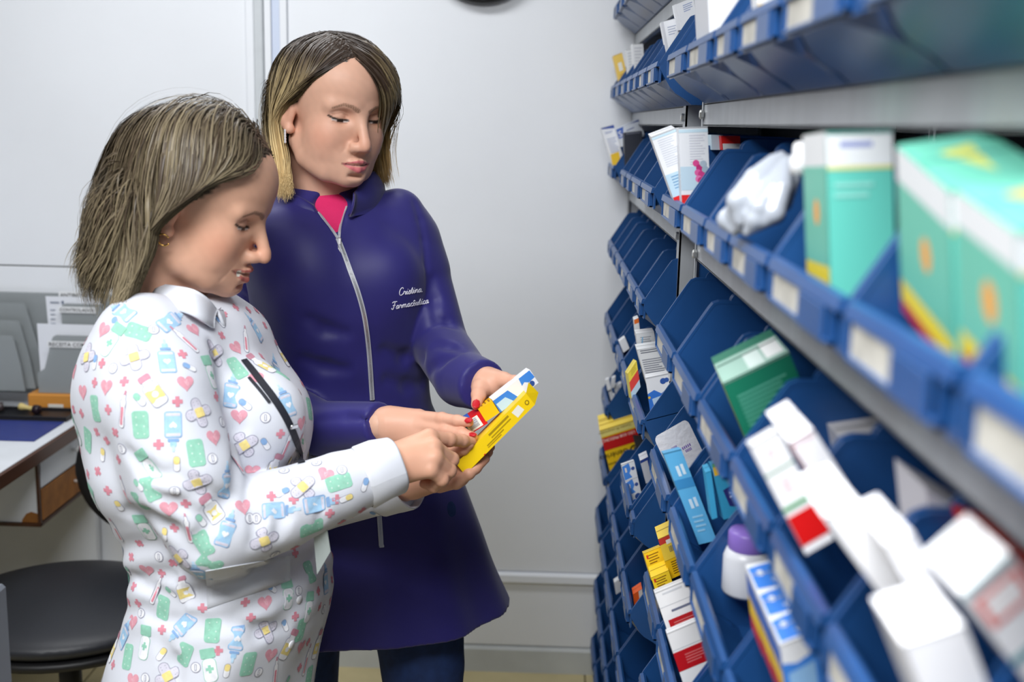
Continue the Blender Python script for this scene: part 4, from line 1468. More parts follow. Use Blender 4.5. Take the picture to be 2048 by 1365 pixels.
def motif(kind):
    """list of (colour, star-shaped outline, layer); millimetres, upright"""
    L = []
    if kind == 'heart':
        L = [(PINK, heartp(24), 0), (lin((236, 176, 188)), rot(rrect(1.0, 7, .4, 0, 0), .5), 1), (lin((236, 176, 188)), rrect(1.0, 6, .4, 3, -1), 1), (lin((236, 176, 188)), rot(rrect(1.0, 6, .4, 0, 3), -.4), 1)]
    elif kind == 'cross':
        L = [(ROSE, plusp(13.5), 0)]
    elif kind == 'plaster':
        L = [(GRN, rrect(22, 36, 5), 0)] + [(lin((196, 226, 210)), circ(1.2, x, y, 6), 1) for x, y in ((-5, 10), (5, 11), (-5, 0), (5, -2), (-4, -11), (5, -12))]
    elif kind == 'bandage':
        for a in (.35, .35 + math.pi / 2):
            L += [(GRY, rot(rrect(15.5, 41, 7.6), a), 0 if a < 1 else 2), (PAL, rot(rrect(13.4, 39, 6.6), a), 1 if a < 1 else 3)]
            for yy in (-15, -11, 11, 15):
                for xx in (-3, 3):
                    L.append((GRY, rot(circ(.7, xx, yy, 5), a), 1.6 if a < 1 else 3.5))
        L += [(YEL, rot(rrect(12.5, 12.5, 2), .35), 8)]
    elif kind == 'blue':
        L = [(BL2, rrect(22, 34, 3.5, 0, -4), 0), (BLU, rrect(20.5, 32.5, 3, 0, -4), 1), (PAL, rrect(18, 4, 1, 0, 9), 2), (PAL, rrect(18, 4, 1, 0, -17), 2), (WHT, [(x * .4, y * .4 - 4) for x, y in heartp(24)], 2),
             (BL2, rrect(14, 4, 1.2, 0, 16), 1), (BLU, rrect(8, 7, 2, 0, 21), 0), (lin((176, 214, 240)), rrect(3.6, 8, 1.6, 0, 27), 0)]
    elif kind == 'pillb':
        L = [(GRY, rrect(22, 34, 6, 0, -6), 0), (WHT, rrect(20, 32, 5.4, 0, -6), 1), (YEL, rrect(20, 17, 1.2, 0, -6), 2), (WHT, circ(4.2, 0, -6, 10), 3), (GRY, rrect(13.5, 6, 1.2, 0, 13), 0), (WHT, rrect(11.6, 6, 1, 0, 12.4), 1), (PRP, rrect(17, 10, 3, 0, 20), 2)]
    elif kind == 'tube':
        L = [(GRN, rrect(20, 34, 7, 0, -8), 0), (WHT, rrect(18.4, 32.4, 6.4, 0, -8), 1), (lin((226, 226, 236)), rrect(3, 24, 1.4, -6, -8), 2), (GRN, [(x, y - 6) for x, y in plusp(11)], 2), (GRN, rrect(21, 14, 2, 0, 16), 2)]
    elif kind == 'thermo':
        L = [(GRY, rrect(9, 40, 4.4, 0, -4), 0), (WHT, rrect(7.2, 38.4, 3.5, 0, -4), 1), (ROSE, rrect(3.8, 25, 1.8, 0, -7), 2), (GRY, rrect(5, 9, 1.6, 0, 18), 0), (WHT, rrect(3.6, 8, 1.2, 0, 17), 1), (PRP, rrect(3.2, 7, 1.4, 0, 24), 1)]
    elif kind.startswith('cap'):
        c_ = {'b': BL2, 'g': GRN, 'y': YEL}[kind[-1]]
        L = [(GRY, rrect(9, 21, 4.4), 0), (WHT, rrect(7.6, 19.6, 3.7), 1), (c_, rrect(7.6, 10.4, 3.4, 0, 4.6), 2)]
    elif kind == 'ring':
        L = [(GRY, circ(7.6, n=18), 0), (WHT, circ(6.4, n=18), 1), (GRY, rrect(3.6, 9.4, 1, 0, 0), 2), (WHT, rrect(1.6, 7.4, .6, 0, 0), 3)]
    return L


def soft(c_):
    return tuple(.80 * v_ + .20 * w_ for v_, w_ in zip(c_, WHT))


PV, PF, PC = [], [], []
placed = []
SIZE = {'heart': .014, 'cross': .008, 'plaster': .018, 'bandage': .021, 'blue': .022, 'pillb': .022, 'tube': .022, 'thermo': .018, 'cap': .010, 'ring': .008}


def lay_motif(kind, a, n, ang, sc=1.0):
    up = CU - n * (CU @ n)
    if np.linalg.norm(up) < .15:
        up = CR - n * (CR @ n)
    up /= np.linalg.norm(up); rt = np.cross(up, n)
    ca_, sa_ = math.cos(math.radians(ang)), math.sin(math.radians(ang))
    e1 = rt * ca_ + up * sa_; e2 = -rt * sa_ + up * ca_
    for (col, poly, ly) in motif(kind):
        P2 = np.array(poly) * .001 * sc
        c2 = P2.mean(0); big = np.abs(P2 - c2).max()
        rings = (0.4, .75, 1.0) if big > .006 else (.6, 1.0) if big > .003 else (1.0,)
        pts = [c2] + [c2 + (q - c2) * t for t in rings for q in P2]
        m = len(P2); base = len(PV)
        for q in pts:
            w = a + e1 * q[0] + e2 * q[1]
            loc, nn = SF1.near(w)
            if nn @ n < 0:
                nn = -nn
            PV.append(loc + nn * (.0006 + .0002 * ly)); PC.append(soft(col))
        for j in range(m):
            PF.append((base, base + 1 + j, base + 1 + (j + 1) % m))
        for r_ in range(len(rings) - 1):
            for j in range(m):
                p_, q_ = base + 1 + r_ * m + j, base + 1 + r_ * m + (j + 1) % m
                PF.append((p_, p_ + m, q_ + m)); PF.append((p_, q_ + m, q_))
    placed.append((a, SIZE['cap' if kind.startswith('cap') else kind]))


ZA = '''blue 235 155 60;capb 200 215 30;tube 185 295 -25;ring 390 248 0;blue 475 205 -60;plaster 315 258 70;heart 140 250 -20;thermo 300 165 -55;thermo 548 300 35;bandage 295 385 0;ring 190 440 0;
bandage 62 385 -10;cross 533 370 5;blue 455 395 0;capb 568 435 60;tube 670 455 0;heart 155 535 0;cross 245 505 0;capg 320 595 45;pillb 385 550 35;heart 550 515 0;thermo 235 650 -12;cross 508 605 0;bandage 615 660 -5;
cross 165 645 0;plaster 325 720 2;blue 487 735 180;cross 415 818 0;heart 690 785 0;ring 232 838 0;tube 370 915 28;plaster 600 860 5;ring 682 888 0;capy 505 915 0;bandage 605 1005 0;blue 755 1010 -5;thermo 790 900 25;
heart 815 680 0;pillb 768 740 5;bandage 840 820 10;blue 775 560 -10;capb 845 620 50;cross 828 555 0;heart 590 250 10;bandage 685 365 0;plaster 800 440 20;heart 905 490 20;plaster 895 590 35;ring 945 685 0;heart 990 675 15;
capb 945 815 35;heart 880 950 0;pillb 980 930 -10;ring 1038 950 0;cross 1020 765 0;thermo 1055 815 0;heart 1125 715 10;blue 1055 610 15;pillb 925 420 20;plaster 1015 460 20;thermo 845 300 -30;heart 800 340 20;
heart 465 1140 0;cross 550 1110 0;pillb 680 1140 35;ring 495 1050 0;thermo 250 1060 -10;plaster 370 1035 25;capg 315 1020 50;thermo 560 1240 -8;capg 625 1195 40;cross 495 1230 0;plaster 315 1110 0;tube 345 1230 8;
capy 445 1265 -15;plaster 635 1310 25;blue 750 1250 -20;heart 835 1130 0;ring 865 1185 0;plaster 820 1235 10;bandage 940 1295 0;blue 1000 1145 -90;pillb 1072 1195 -20;plaster 1175 1235 -72;cross 1265 1160 0;blue 1200 1110 -82;
bandage 1130 1030 20;cross 975 1075 0;cross 1085 1090 0;capb 1030 1055 -60;heart 1240 965 -30;plaster 1310 1005 -75;ring 1200 910 0;ring 1325 945 0;capy 1345 1085 -70;plaster 250 240 30;cross 135 415 0;capb 100 410 0;cross 1300 1090 0;plaster 100 640 0;heart 40 560 0;cross 700 580 0'''
ZB = '''bandage 775 430 10;ring 625 425 0;heart 540 525 -5;cross 648 545 0;pillb 815 665 20;thermo 620 670 -30;capg 715 685 45;plaster 655 805 -15;cross 470 770 0;ring 495 845 0;heart 430 915 0;tube 525 1060 -3;cross 648 970 0;
blue 805 940 140;cross 948 810 0;capy 645 1150 -35;plaster 395 1170 3;plaster 815 1155 -22;ring 900 1250 0;bandage 690 1315 5;ring 525 1330 0;heart 430 1350 0;pillb 295 1100 -10;blue 370 1010 -30;cross 285 1230 0;plaster 1025 970 -3;
blue 1205 1055 168;heart 1415 770 0;capb 1465 662 55;tube 1590 705 -3;bandage 1415 970 0;capb 1560 935 25;cross 1310 880 0;pillb 1590 1085 -25;cross 1065 1125 0;plaster 1290 1225 -5;heart 1455 1160 -8;thermo 1490 1290 10;
capy 1130 1275 -10;ring 1365 1285 0;tube 1000 1230 10;ring 1665 680 0;tube 1745 800 -10;cross 1810 680 0;plaster 1755 540 0;blue 1860 600 0;thermo 1700 470 -12;heart 1680 1100 0;cross 1640 870 0;plaster 1680 970 0;pillb 1800 1080 -10;
thermo 1720 1200 -5;cross 1670 1250 0;plaster 1740 1325 0;cross 1735 1060 0;ring 1350 140 0;cross 745 215 0;plaster 960 330 15;blue 930 560 0;plaster 1000 480 60;cross 1640 400 0;blue 1160 1345 180'''
for txt, x0, y0, sc in ((ZA, 150, 560, 2.482), (ZB, 150, 1000, 3.7236)):
    for e in txt.replace('\n', '').split(';'):
        k, X_, Y_, g_ = e.split()
        px, py = x0 + float(X_) / sc, y0 + float(Y_) / sc
        a, n = SF1.hit(px, py)
        if a is None:
            continue
        if any(np.linalg.norm(a - q[0]) < .55 * (q[1] + SIZE['cap' if k.startswith('cap') else k]) for q in placed):
            continue
        lay_motif(k, a, n, -float(g_) if False else float(g_), .92)
# the sides the photo does not show carry the same print
r_ = np.random.default_rng(3)
FN = np.cross(V1[F1[:, 1]] - V1[F1[:, 0]], V1[F1[:, 2]] - V1[F1[:, 0]])
cand = r_.permutation(len(F1))[:4500]
kinds = ['heart', 'cross', 'plaster', 'bandage', 'blue', 'pillb', 'tube', 'thermo', 'capb', 'capy', 'capg', 'ring', 'cross', 'heart']
cuffs = [RA1[-1], LA1[-1]]
ki = 0
_PA = np.array([q[0] for q in placed]); _PS = np.array([q[1] for q in placed])
for fi in cand:
    a = V1[F1[fi]].mean(0); n = FN[fi] / (np.linalg.norm(FN[fi]) + 1e-12)
    if a[2] < .58 or abs(n[2]) > .8 or min(np.linalg.norm(a - c_) for c_ in cuffs) < .06 or (a[2] > 1.27):
        continue
    pb = at(495, 1160, 1.36)
    if n @ (CAM - a) > 0 and (abs(a[0] - pb[0]) < .07 and abs(a[2] - pb[2]) < .035):
        continue
    k = kinds[ki % len(kinds)]; sz = SIZE['cap' if k.startswith('cap') else k]
    for k2, s2 in ((k, sz), ('cross', .008), ('ring', .008)):
        if (np.linalg.norm(_PA - a, axis=1) > .98 * (_PS + s2) + .004).all():
            lay_motif(k2, a, n, r_.uniform(-40, 40), .92); ki += 1
            _PA = np.vstack([_PA, a]); _PS = np.append(_PS, s2)
            break
pm_ = mesh_np('print', np.array(PV), np.array(PF), np.array(PC))
pr = link('printed_motifs', pm_, M_print, coat1); tag(pr, kind='stuff')

# ------------------------------------------------------------------ trousers, shoes, body
f = Field((-.70, 1.30, .03), (-.24, 1.78, .80), .007)
for yy in (1.44, 1.62):
    f.chain([(-.44, yy, .74), (-.43, yy, .45), (-.45, yy, .07)], [.085, .06, .05], k=.02)
_V, _F = f.mesh(); link('trousers', mesh_np('trousers', relax(_V, _F, 2), _F), smat((34, 36, 44), .8), w1)
for yy in (1.44, 1.62):
    f = Field((-.56, yy - .08, 0), (-.24, yy + .08, .12), .005)
    f.ell((-.45, yy, .045), (.05, .04, .05), k=0); f.ell((-.36, yy, .03), (.09, .042, .03), k=.03)
    f.cut((-.40, yy, .006), (0, 0, -1), .3)
    _V, _F = f.mesh(); link('shoe', mesh_np('shoe', relax(_V, _F, 1), _F), smat((226, 226, 228), .5), w1)

parts1 = []
hv, hf, hc, HV1 = build_head(HD1['Rh'], HD1['c'], HD1['s'], 1, (-.505, 1.525, 1.262), True)
parts1.append((hv, hf, hc))
f = Field((-.70, 1.28, .60), (-.12, 1.80, 1.32), .008)
f.stack([(s_[0], s_[1], s_[2], max(s_[3] - .03, .03), max(s_[4] - .03, .03)) for s_ in S1[1:]], BY1, k=0)
f.chain(RA1, [.045, .045, .042, .038, .034, .030, .025], k=.02); f.chain(LA1, [.040, .040, .034, .025], k=.02)
_V, _F = f.mesh(); parts1.append((_V, _F, np.tile(SKIN[1], (len(_V), 1))))
# right hand, index pointing, other fingers curled
parts1.append(build_hand(
    [(A_(760, 938, 1.455), .026), (A_(790, 930, 1.462), .0245), (A_(808, 925, 1.466), .022)],
    [(A_(800, 908, 1.475), A_(858, 876, 1.492), .018, .0125), (A_(805, 920, 1.466), A_(866, 895, 1.476), .020, .0122), (A_(805, 932, 1.462), A_(868, 917, 1.465), .020, .0118),
     (A_(805, 942, 1.462), A_(860, 940, 1.458), .018, .011), (A_(812, 920, 1.485), A_(845, 925, 1.500), .018, .015)],
    [([A_(858, 876, 1.492), A_(898, 880, 1.515), A_(925, 882, 1.535), A_(943, 884, 1.548)], [.0112, .0094, .0084, .0070]),
     ([A_(867, 895, 1.476), A_(903, 920, 1.498), A_(892, 946, 1.520), A_(868, 946, 1.522)], [.0112, .0098, .0086, .0075]),
     ([A_(869, 917, 1.465), A_(898, 942, 1.482), A_(884, 962, 1.503), A_(860, 958, 1.505)], [.0110, .0096, .0084, .0072]),
     ([A_(861, 940, 1.458), A_(884, 960, 1.468), A_(868, 974, 1.486), A_(848, 968, 1.488)], [.0100, .0086, .0076, .0066]),
     ([A_(812, 915, 1.490), A_(848, 912, 1.520), A_(878, 918, 1.530), A_(892, 928, 1.530)], [.0145, .0115, .0098, .0080])],
    1))
# left hand under the yellow box
parts1.append(build_hand(
    [(A_(798, 972, 1.622), .026), (A_(822, 966, 1.605), .0240), (A_(836, 962, 1.598), .022)],
    [(A_(830, 950, 1.600), A_(880, 935, 1.580), .018, .0125), (A_(832, 962, 1.598), A_(888, 952, 1.575), .019, .0120), (A_(832, 972, 1.600), A_(884, 966, 1.578), .017, .0115), (A_(832, 945, 1.605), A_(872, 920, 1.585), .016, .0120)],
    [([A_(872, 920, 1.582), A_(900, 908, 1.560), A_(926, 897, 1.548), A_(938, 889, 1.545)], [.0125, .0105, .0090, .0075]),
     ([A_(884, 950, 1.574), A_(925, 948, 1.562), A_(955, 926, 1.566), A_(976, 905, 1.580)], [.0115, .0098, .0088, .0074]),
     ([A_(884, 962, 1.572), A_(922, 958, 1.556), A_(950, 936, 1.556), A_(970, 918, 1.566)], [.0112, .0096, .0086, .0072]),
     ([A_(880, 972, 1.576), A_(912, 966, 1.552), A_(938, 948, 1.548), A_(956, 932, 1.556)], [.0105, .0088, .0078, .0066]),
     ([A_(880, 940, 1.584), A_(925, 935, 1.578), A_(958, 915, 1.588), A_(980, 895, 1.600)], [.0115, .0098, .0086, .0072])],
    1))
BV, BF, BC = merge(parts1)
link('body', mesh_np('body', BV, BF, BC), M_skin, w1)
M_gold = mat('gold', lin((222, 176, 96)), 0.25, metal=1.0)
# ring on the left hand, hoop in the ear
rc = A_(912, 962, 1.556); rd_ = A_(922, 958, 1.556) - A_(884, 962, 1.572); rd_ = rd_ / np.linalg.norm(rd_)
u_ = np.cross(rd_, [0, 0, 1.]); u_ /= np.linalg.norm(u_); v_ = np.cross(rd_, u_)
MB().tube([rc + .0104 * (u_ * math.cos(t) + v_ * math.sin(t)) for t in np.linspace(0, 2 * math.pi, 25)], .0012, 6).build('ring', M_gold, w1)
e0 = HD1['c'] + HD1['Rh'] @ (np.array([-.004, -.0830, -.038]) * HD1['s'])
MB().tube([e0 + np.array([.0075 * math.cos(t), -.003 * math.sin(t), -.005 + .0075 * math.sin(t)]) for t in np.linspace(.4, 5.6, 22)], .0011, 6).build('earring', M_gold, w1)


# hair: ash-blond layered bob, swept back over the ear
def comb1(root, r):
    d = np.zeros_like(root)
    right = root[:, 1] < .022
    fr = np.clip((root[:, 0] + .01) / .05, 0, 1)
    d[:, 1] = np.where(right, -1.0, 1.0) * (1 - .78 * fr)
    d[:, 0] = -.5 - .6 * fr
    d[:, 2] = .35 * fr
    return d + r.normal(0, .09, root.shape)


def lift1(root, lay):
    return .004 + lay * .020 + .010 * np.clip((root[:, 0] - .02) / .04, 0, 1) * np.clip((root[:, 2] - .05) / .03, 0, 1)


def zcut1(root, r):
    return 1.272 + .014 * r.normal(size=len(root)) + .050 * np.clip(-(root[:, 0] + .02) / .06, 0, 1)


def extra1(p, root, k, lay):
    e = np.zeros_like(p)
    ear = (p[:, 2] < .030) & (p[:, 2] > -.030) & (p[:, 0] > -.012) & (np.abs(p[:, 1]) > .045)
    e[ear, 0] = -.55
    back = (p[:, 2] < .01) & (p[:, 0] < -.045)
    e[back, 0] = -.16 - .22 * lay[back]
    tip = (p[:, 2] < -.075)
    e[tip, 0] -= .22
    side = (p[:, 2] < -.02) & (p[:, 0] > -.05)
    e[side, 1] = np.sign(p[side, 1]) * .10
    return e


make_hair(w1, HD1, 1, HV1, 22000, comb1, zcut1, lift1, lin((72, 60, 48)), lin((168, 154, 122)), (.62, .55, -.04, 1.2), 5, L0=.34, extra=extra1, part_y=.022, grav=.52, rad=.0008, wv=.08, rmax=.105, push=1.5, lim=[-.004, -.002, -.004, .008, .028, .040, .054, .066, .12])

# ------------------------------------------------------------------ lanyard with the name badge
ln = empty('lanyard', tuple(at(600, 940, 1.45)), 'black lanyard with a clear name badge on the printed coat', 'lanyard')
M_strap = mat('black_strap', lin((34, 36, 46)), 0.6, bump=.1, bscale=900)
strip(SF1, [(486, 722), (503, 742), (525, 770), (548, 800), (570, 835), (588, 875), (598, 905), (603, 928)], .0095, 'strap', M_strap, ln, .0012, .0022)
strip(SF1, [(497, 757), (520, 783), (538, 806)], .004, 'strap', M_strap, ln, .0010, .0022)
a, n = SF1.hit(583, 852)
MB().box((-.006, -.003, 0), (.006, .003, .003), Matrix.Translation(a + n * .004) @ Vector(n).to_track_quat('Z', 'Y').to_matrix().to_4x4(), .001).build('clip', M_silver, ln)
q = [at(626, 1062, 1.392), at(652, 1046, 1.392), at(661, 1104, 1.398), at(634, 1150, 1.398)]
gm = MB(); gm.add([*q, *[p_ + np.array([0, .0025, 0]) for p_ in q]], [(0, 1, 2, 3), (7, 6, 5, 4), (0, 4, 5, 1), (1, 5, 6, 2), (2, 6, 7, 3), (3, 7, 4, 0)])
gm.build('badge_card', smat((176, 186, 184), .25), ln)
c_ = sum(q) / 4
gm = MB(); gm.add([c_ + (p_ - c_) * .42 + np.array([-.002, -.0008, .010]) for p_ in q], [(0, 1, 2, 3)]); gm.build('badge_photo', smat((96, 84, 78), .3), ln)
MB().tube([at(630, 1010, 1.40), at(636, 1035, 1.395), at(640, 1056, 1.391)], .004, 6, flat=.3).build('strap', M_strap, ln)
# ------------------------------------------------------------------ medicine cartons
M_ink = mat('carton_print', (1, 1, 1), 0.45, attr=True)
_TXT = {}


def tgeo(s, bold=0.0):
    if (s, bold) not in _TXT:
        V, F = text_geo(s, 1.0, bold)
        w = V[:, 0].max() - V[:, 0].min(); V = V - [V[:, 0].min(), 0]
        _TXT[(s, bold)] = (V, F, w, V[:, 1].max())
    return _TXT[(s, bold)]


class Ink:
    """flat print on the faces of a box"""
    def __init__(self, o, u, v, n, lift=.00035):
        self.o, self.u, self.v, self.n, self.l = o, u, v, n, lift

    def pt(self, a, b, k=1):
        return self.o + self.u * a + self.v * b + self.n * self.l * k


def carton(label, TL, TR, BL, Y, col, back=None, dy=.05, prints=(), cat='box', name='medicine_carton', rough=.45, group='medicine cartons in the bins', flap=True, YB=None):
    """TL, TR, BL: photo points of the face towards the room; Y its depth; back: where the TL corner's far end shows (px, py, Y)"""
    Ys = (Y, Y, YB if YB is not None else Y)
    P0, P1, P3 = at(*TL, Ys[0]), at(*TR, Ys[1]), at(*BL, Ys[2])
    u, v = P1 - P0, P3 - P0
    E = at(*back) - P0 if back is not None else np.array([0, dy, 0])
    n = np.cross(u, v); n /= np.linalg.norm(n)
    if n @ E > 0:
        n = -n
    V = [P0, P1, P1 + v, P3]; V += [p + E for p in V]
    F = [(0, 1, 2, 3), (5, 4, 7, 6), (4, 0, 3, 7), (1, 5, 6, 2), (4, 5, 1, 0), (3, 2, 6, 7)]
    c = sum(V) / 8
    F = [f_ if np.cross(V[f_[1]] - V[f_[0]], V[f_[2]] - V[f_[0]]) @ (sum(V[i] for i in f_) / 4 - c) > 0 else f_[::-1] for f_ in F]
    mb = MB(); mb.add(V, F)
    ob = mb.build(name, smat(col, rough))
    tag(ob, label, cat, group)
    nT = -v / np.linalg.norm(v); nL = -u / np.linalg.norm(u)
    faces = {'F': Ink(P0, u, v, n), 'L': Ink(P0 + E, -E, v, nL), 'T': Ink(P0 + E, u, -E, nT), 'R': Ink(P1, E, v, -nL)}
    if flap:      # tuck flap: fine seam and lid edge on the top end
        prints = list(prints) + [('T', 'r', .02, .42, .98, .46, tuple(int(q * .72) for q in col)), ('F', 'r', 0, .0, 1, .012, tuple(int(q * .80) for q in col))]
    im = MB()
    for ip_, pr_ in enumerate(prints):
        K = faces[pr_[0]]; K.l = .00022 + .00005 * ip_
        if pr_[1] == 'r':
            _, _, a0, b0, a1, b1, cc = pr_
            im.add([K.pt(a0, b0), K.pt(a1, b0), K.pt(a1, b1), K.pt(a0, b1)], [(0, 1, 2, 3)], col=lin(cc))
        elif pr_[1] == 'q':
            _, _, pts, cc = pr_
            im.add([K.pt(a, b) for a, b in pts], [tuple(range(len(pts)))], col=lin(cc))
        elif pr_[1] == 'c':
            _, _, a, b, r_, cc = pr_
            lu, lv = np.linalg.norm(K.u), np.linalg.norm(K.v)
            im.add([K.pt(a + r_ * math.cos(t) / lu, b + r_ * math.sin(t) / lv) for t in np.linspace(0, 6.283, 17)[:-1]], [tuple(range(16))], col=lin(cc))
        elif pr_[1] == 'lines':
            _, _, a0, b0, a1, b1, nl, cc = pr_
            for i in range(nl):
                y0 = b0 + (b1 - b0) * i / nl; y1 = y0 + (b1 - b0) / nl * .42
                e = a1 - (a1 - a0) * (.0, .12, .05, .3, .18)[i % 5]
                im.add([K.pt(a0, y0), K.pt(e, y0), K.pt(e, y1), K.pt(a0, y1)], [(0, 1, 2, 3)], col=lin(cc))
        elif pr_[1] == 'bars':
            _, _, a0, b0, a1, b1, nb, cc = pr_
            wds = [1, .5, .5, 1.2, .6, .5, 1.4, .5, .8, .5, 1, .6]
            x = 0; tot = sum(wds[i % 12] + .7 for i in range(nb))
            for i in range(nb):
                s_ = a0 + (a1 - a0) * x / tot; e_ = s_ + (a1 - a0) * wds[i % 12] / tot; x += wds[i % 12] + .7
                im.add([K.pt(s_, b0), K.pt(e_, b0), K.pt(e_, b1), K.pt(s_, b1)], [(0, 1, 2, 3)], col=lin(cc))
        elif pr_[1] == 't':       # text: from (a, b) along direction (da, db), height hh in metres
            _, _, word, a, b, ang, hh, cc = pr_
            V2_, F2_, w_, h_ = tgeo(word, .01)
            du = K.u / np.linalg.norm(K.u); dv = K.v / np.linalg.norm(K.v)
            ca_, sa_ = math.cos(math.radians(ang)), math.sin(math.radians(ang))
            o_ = K.pt(a, b)
            im.add([o_ + hh / .7 * ((x * ca_ - y * sa_) * du - (x * sa_ + y * ca_) * dv) for x, y in V2_], F2_, col=lin(cc))
    if im.v:
        tag(im.build('print', M_ink, ob), kind='stuff')
    return ob


GREY = (150, 152, 160); INK = (70, 76, 96)
G1 = 'cartons on the upper shelf'
carton('pale yellow carton with a white sticker on the upper shelf by the wall', (1226, 112), (1244, 105), (1240, 172), 2.86, (240, 202, 96), (1224, 115, 2.93), prints=[('F', 'r', .3, .28, .72, .55, (240, 238, 228)), ('F', 'lines', .25, .66, .8, .9, 4, (196, 150, 50))])
carton('slim white carton beside the pale yellow carton on the upper shelf', (1252, 100), (1265, 97), (1258, 165), 2.73, (226, 228, 230), (1249, 101, 2.80), prints=[('F', 'lines', .2, .1, .8, .9, 9, (196, 200, 206))])
carton('taller slim white carton, second white one from the wall on the upper shelf', (1265, 88), (1286, 87), (1270, 160), 2.62, (228, 230, 232), (1261, 90, 2.70), prints=[('F', 'lines', .15, .1, .85, .9, 9, (200, 202, 208))])
carton('white carton leaning out of the upper-shelf bin before the steel post', (1322, 44), (1356, 35), (1334, 108), 1.93, (236, 238, 242), (1319, 48, 2.0), prints=[('F', 'r', .0, .0, .14, 1, (206, 208, 214)), ('F', 'lines', .3, .2, .8, .5, 4, (180, 186, 204))])
carton('small white carton with grey lettering behind the leaning white carton', (1352, 8), (1386, -6), (1362, 60), 1.86, (230, 232, 236), (1344, 12, 1.95), prints=[('F', 'lines', .35, .15, .9, .45, 4, (150, 164, 200))])
carton('big plain white carton standing high in an upper-shelf bin', (1412, -60), (1478, -66), (1422, 130), 1.26, (240, 242, 246), (1386, -50, 1.42), prints=[('L', 'r', 0, 0, 1, 1, (212, 214, 220))])  # left face of the white carton painted greyer, its shade put into the colour
carton('white and yellow carton end at the top edge of the upper shelf', (1512, -30), (1556, -36), (1520, 60), 1.00, (240, 240, 240), (1500, -26, 1.05), prints=[('F', 'r', 0, .42, .5, .66, (226, 190, 96))])
# lower steel shelf
carton('white carton with navy corner and fine text by the wall, lower shelf', (1202, 256), (1227, 249), (1224, 330), 2.86, (232, 235, 242), (1200, 258, 2.93), prints=[('F', 'q', [(0, 0), (1, 0), (1, .10), (.0, .04)], (58, 84, 160)), ('F', 'lines', .18, .32, .9, .78, 9, (168, 178, 206)), ('F', 'lines', .18, .14, .8, .2, 2, (150, 164, 206))])
carton('white carton with a blue S lying tilted on the lower shelf', (1232, 259), (1279, 238), (1243, 294), 2.80, (226, 232, 242), dy=.08, prints=[('F', 'q', [(0, .02), (.30, .02), (.18, .55), (.0, .55)], (72, 110, 196)), ('F', 't', 'S', .04, .48, 0, .014, (245, 246, 250)), ('F', 'q', [(.5, 0), (1, 0), (1, .12)], (46, 70, 150)), ('F', 'lines', .38, .28, .7, .38, 1, (60, 80, 150)), ('F', 'lines', .30, .55, .62, .68, 1, (180, 188, 214))])
carton('charcoal carton behind the tilted white cartons on the lower shelf', (1248, 266), (1284, 262), (1250, 330), 2.74, (46, 50, 62), dy=.05, prints=[('F', 'lines', .1, .03, .9, .09, 1, (120, 124, 140))])
carton('yellow carton corner low in the first lower-shelf bin', (1222, 310), (1238, 304), (1228, 345), 2.80, (244, 200, 50), dy=.03)
carton('white and light blue carton with a red foot, leaning left', (1302, 274), (1350, 256), (1352, 412), 1.50, (232, 234, 238), (1296, 268, 1.56), prints=[('F', 'lines', .18, .08, .85, .48, 13, (206, 210, 220)), ('F', 'r', 0, .56, 1, .88, (186, 212, 228)), ('F', 'lines', .2, .60, .6, .80, 5, (120, 160, 196)), ('F', 'r', 0, .88, 1, 1, (222, 24, 24)), ('F', 'r', 0, .02, 1, .05, (196, 222, 236))])
carton('white and light blue carton with pink pills printed on it', (1357, 255), (1415, 253), (1364, 412), 1.46, (228, 231, 236), (1350, 256, 1.52), prints=[('F', 'lines', .35, .10, .9, .60, 15, (206, 208, 218)), ('F', 'r', 0, .03, 1, .07, (196, 222, 236)), ('F', 'r', 0, .50, .55, .80, (190, 214, 230)), ('F', 'r', 0, .86, 1, 1, (222, 34, 34))]
       + [('F', 'c', a, b, .0042, cc) for a, b, cc in ((.55, .46, (214, 70, 140)), (.66, .52, (190, 40, 116)), (.60, .58, (222, 96, 160)), (.72, .60, (200, 60, 130)), (.62, .66, (226, 120, 176)), (.70, .68, (196, 50, 120)), (.8, .47, (170, 186, 200)), (.86, .54, (160, 180, 196)))])
carton('light blue carton at the back of the lower shelf behind the post', (1422, 270), (1446, 270), (1424, 300), 1.62, (196, 220, 232), dy=.04)
carton('red carton with white panel at the back of the lower shelf', (1442, 272), (1480, 272), (1444, 300), 1.60, (226, 26, 22), dy=.04, prints=[('F', 'r', .05, .55, 1, 1, (236, 236, 236))])
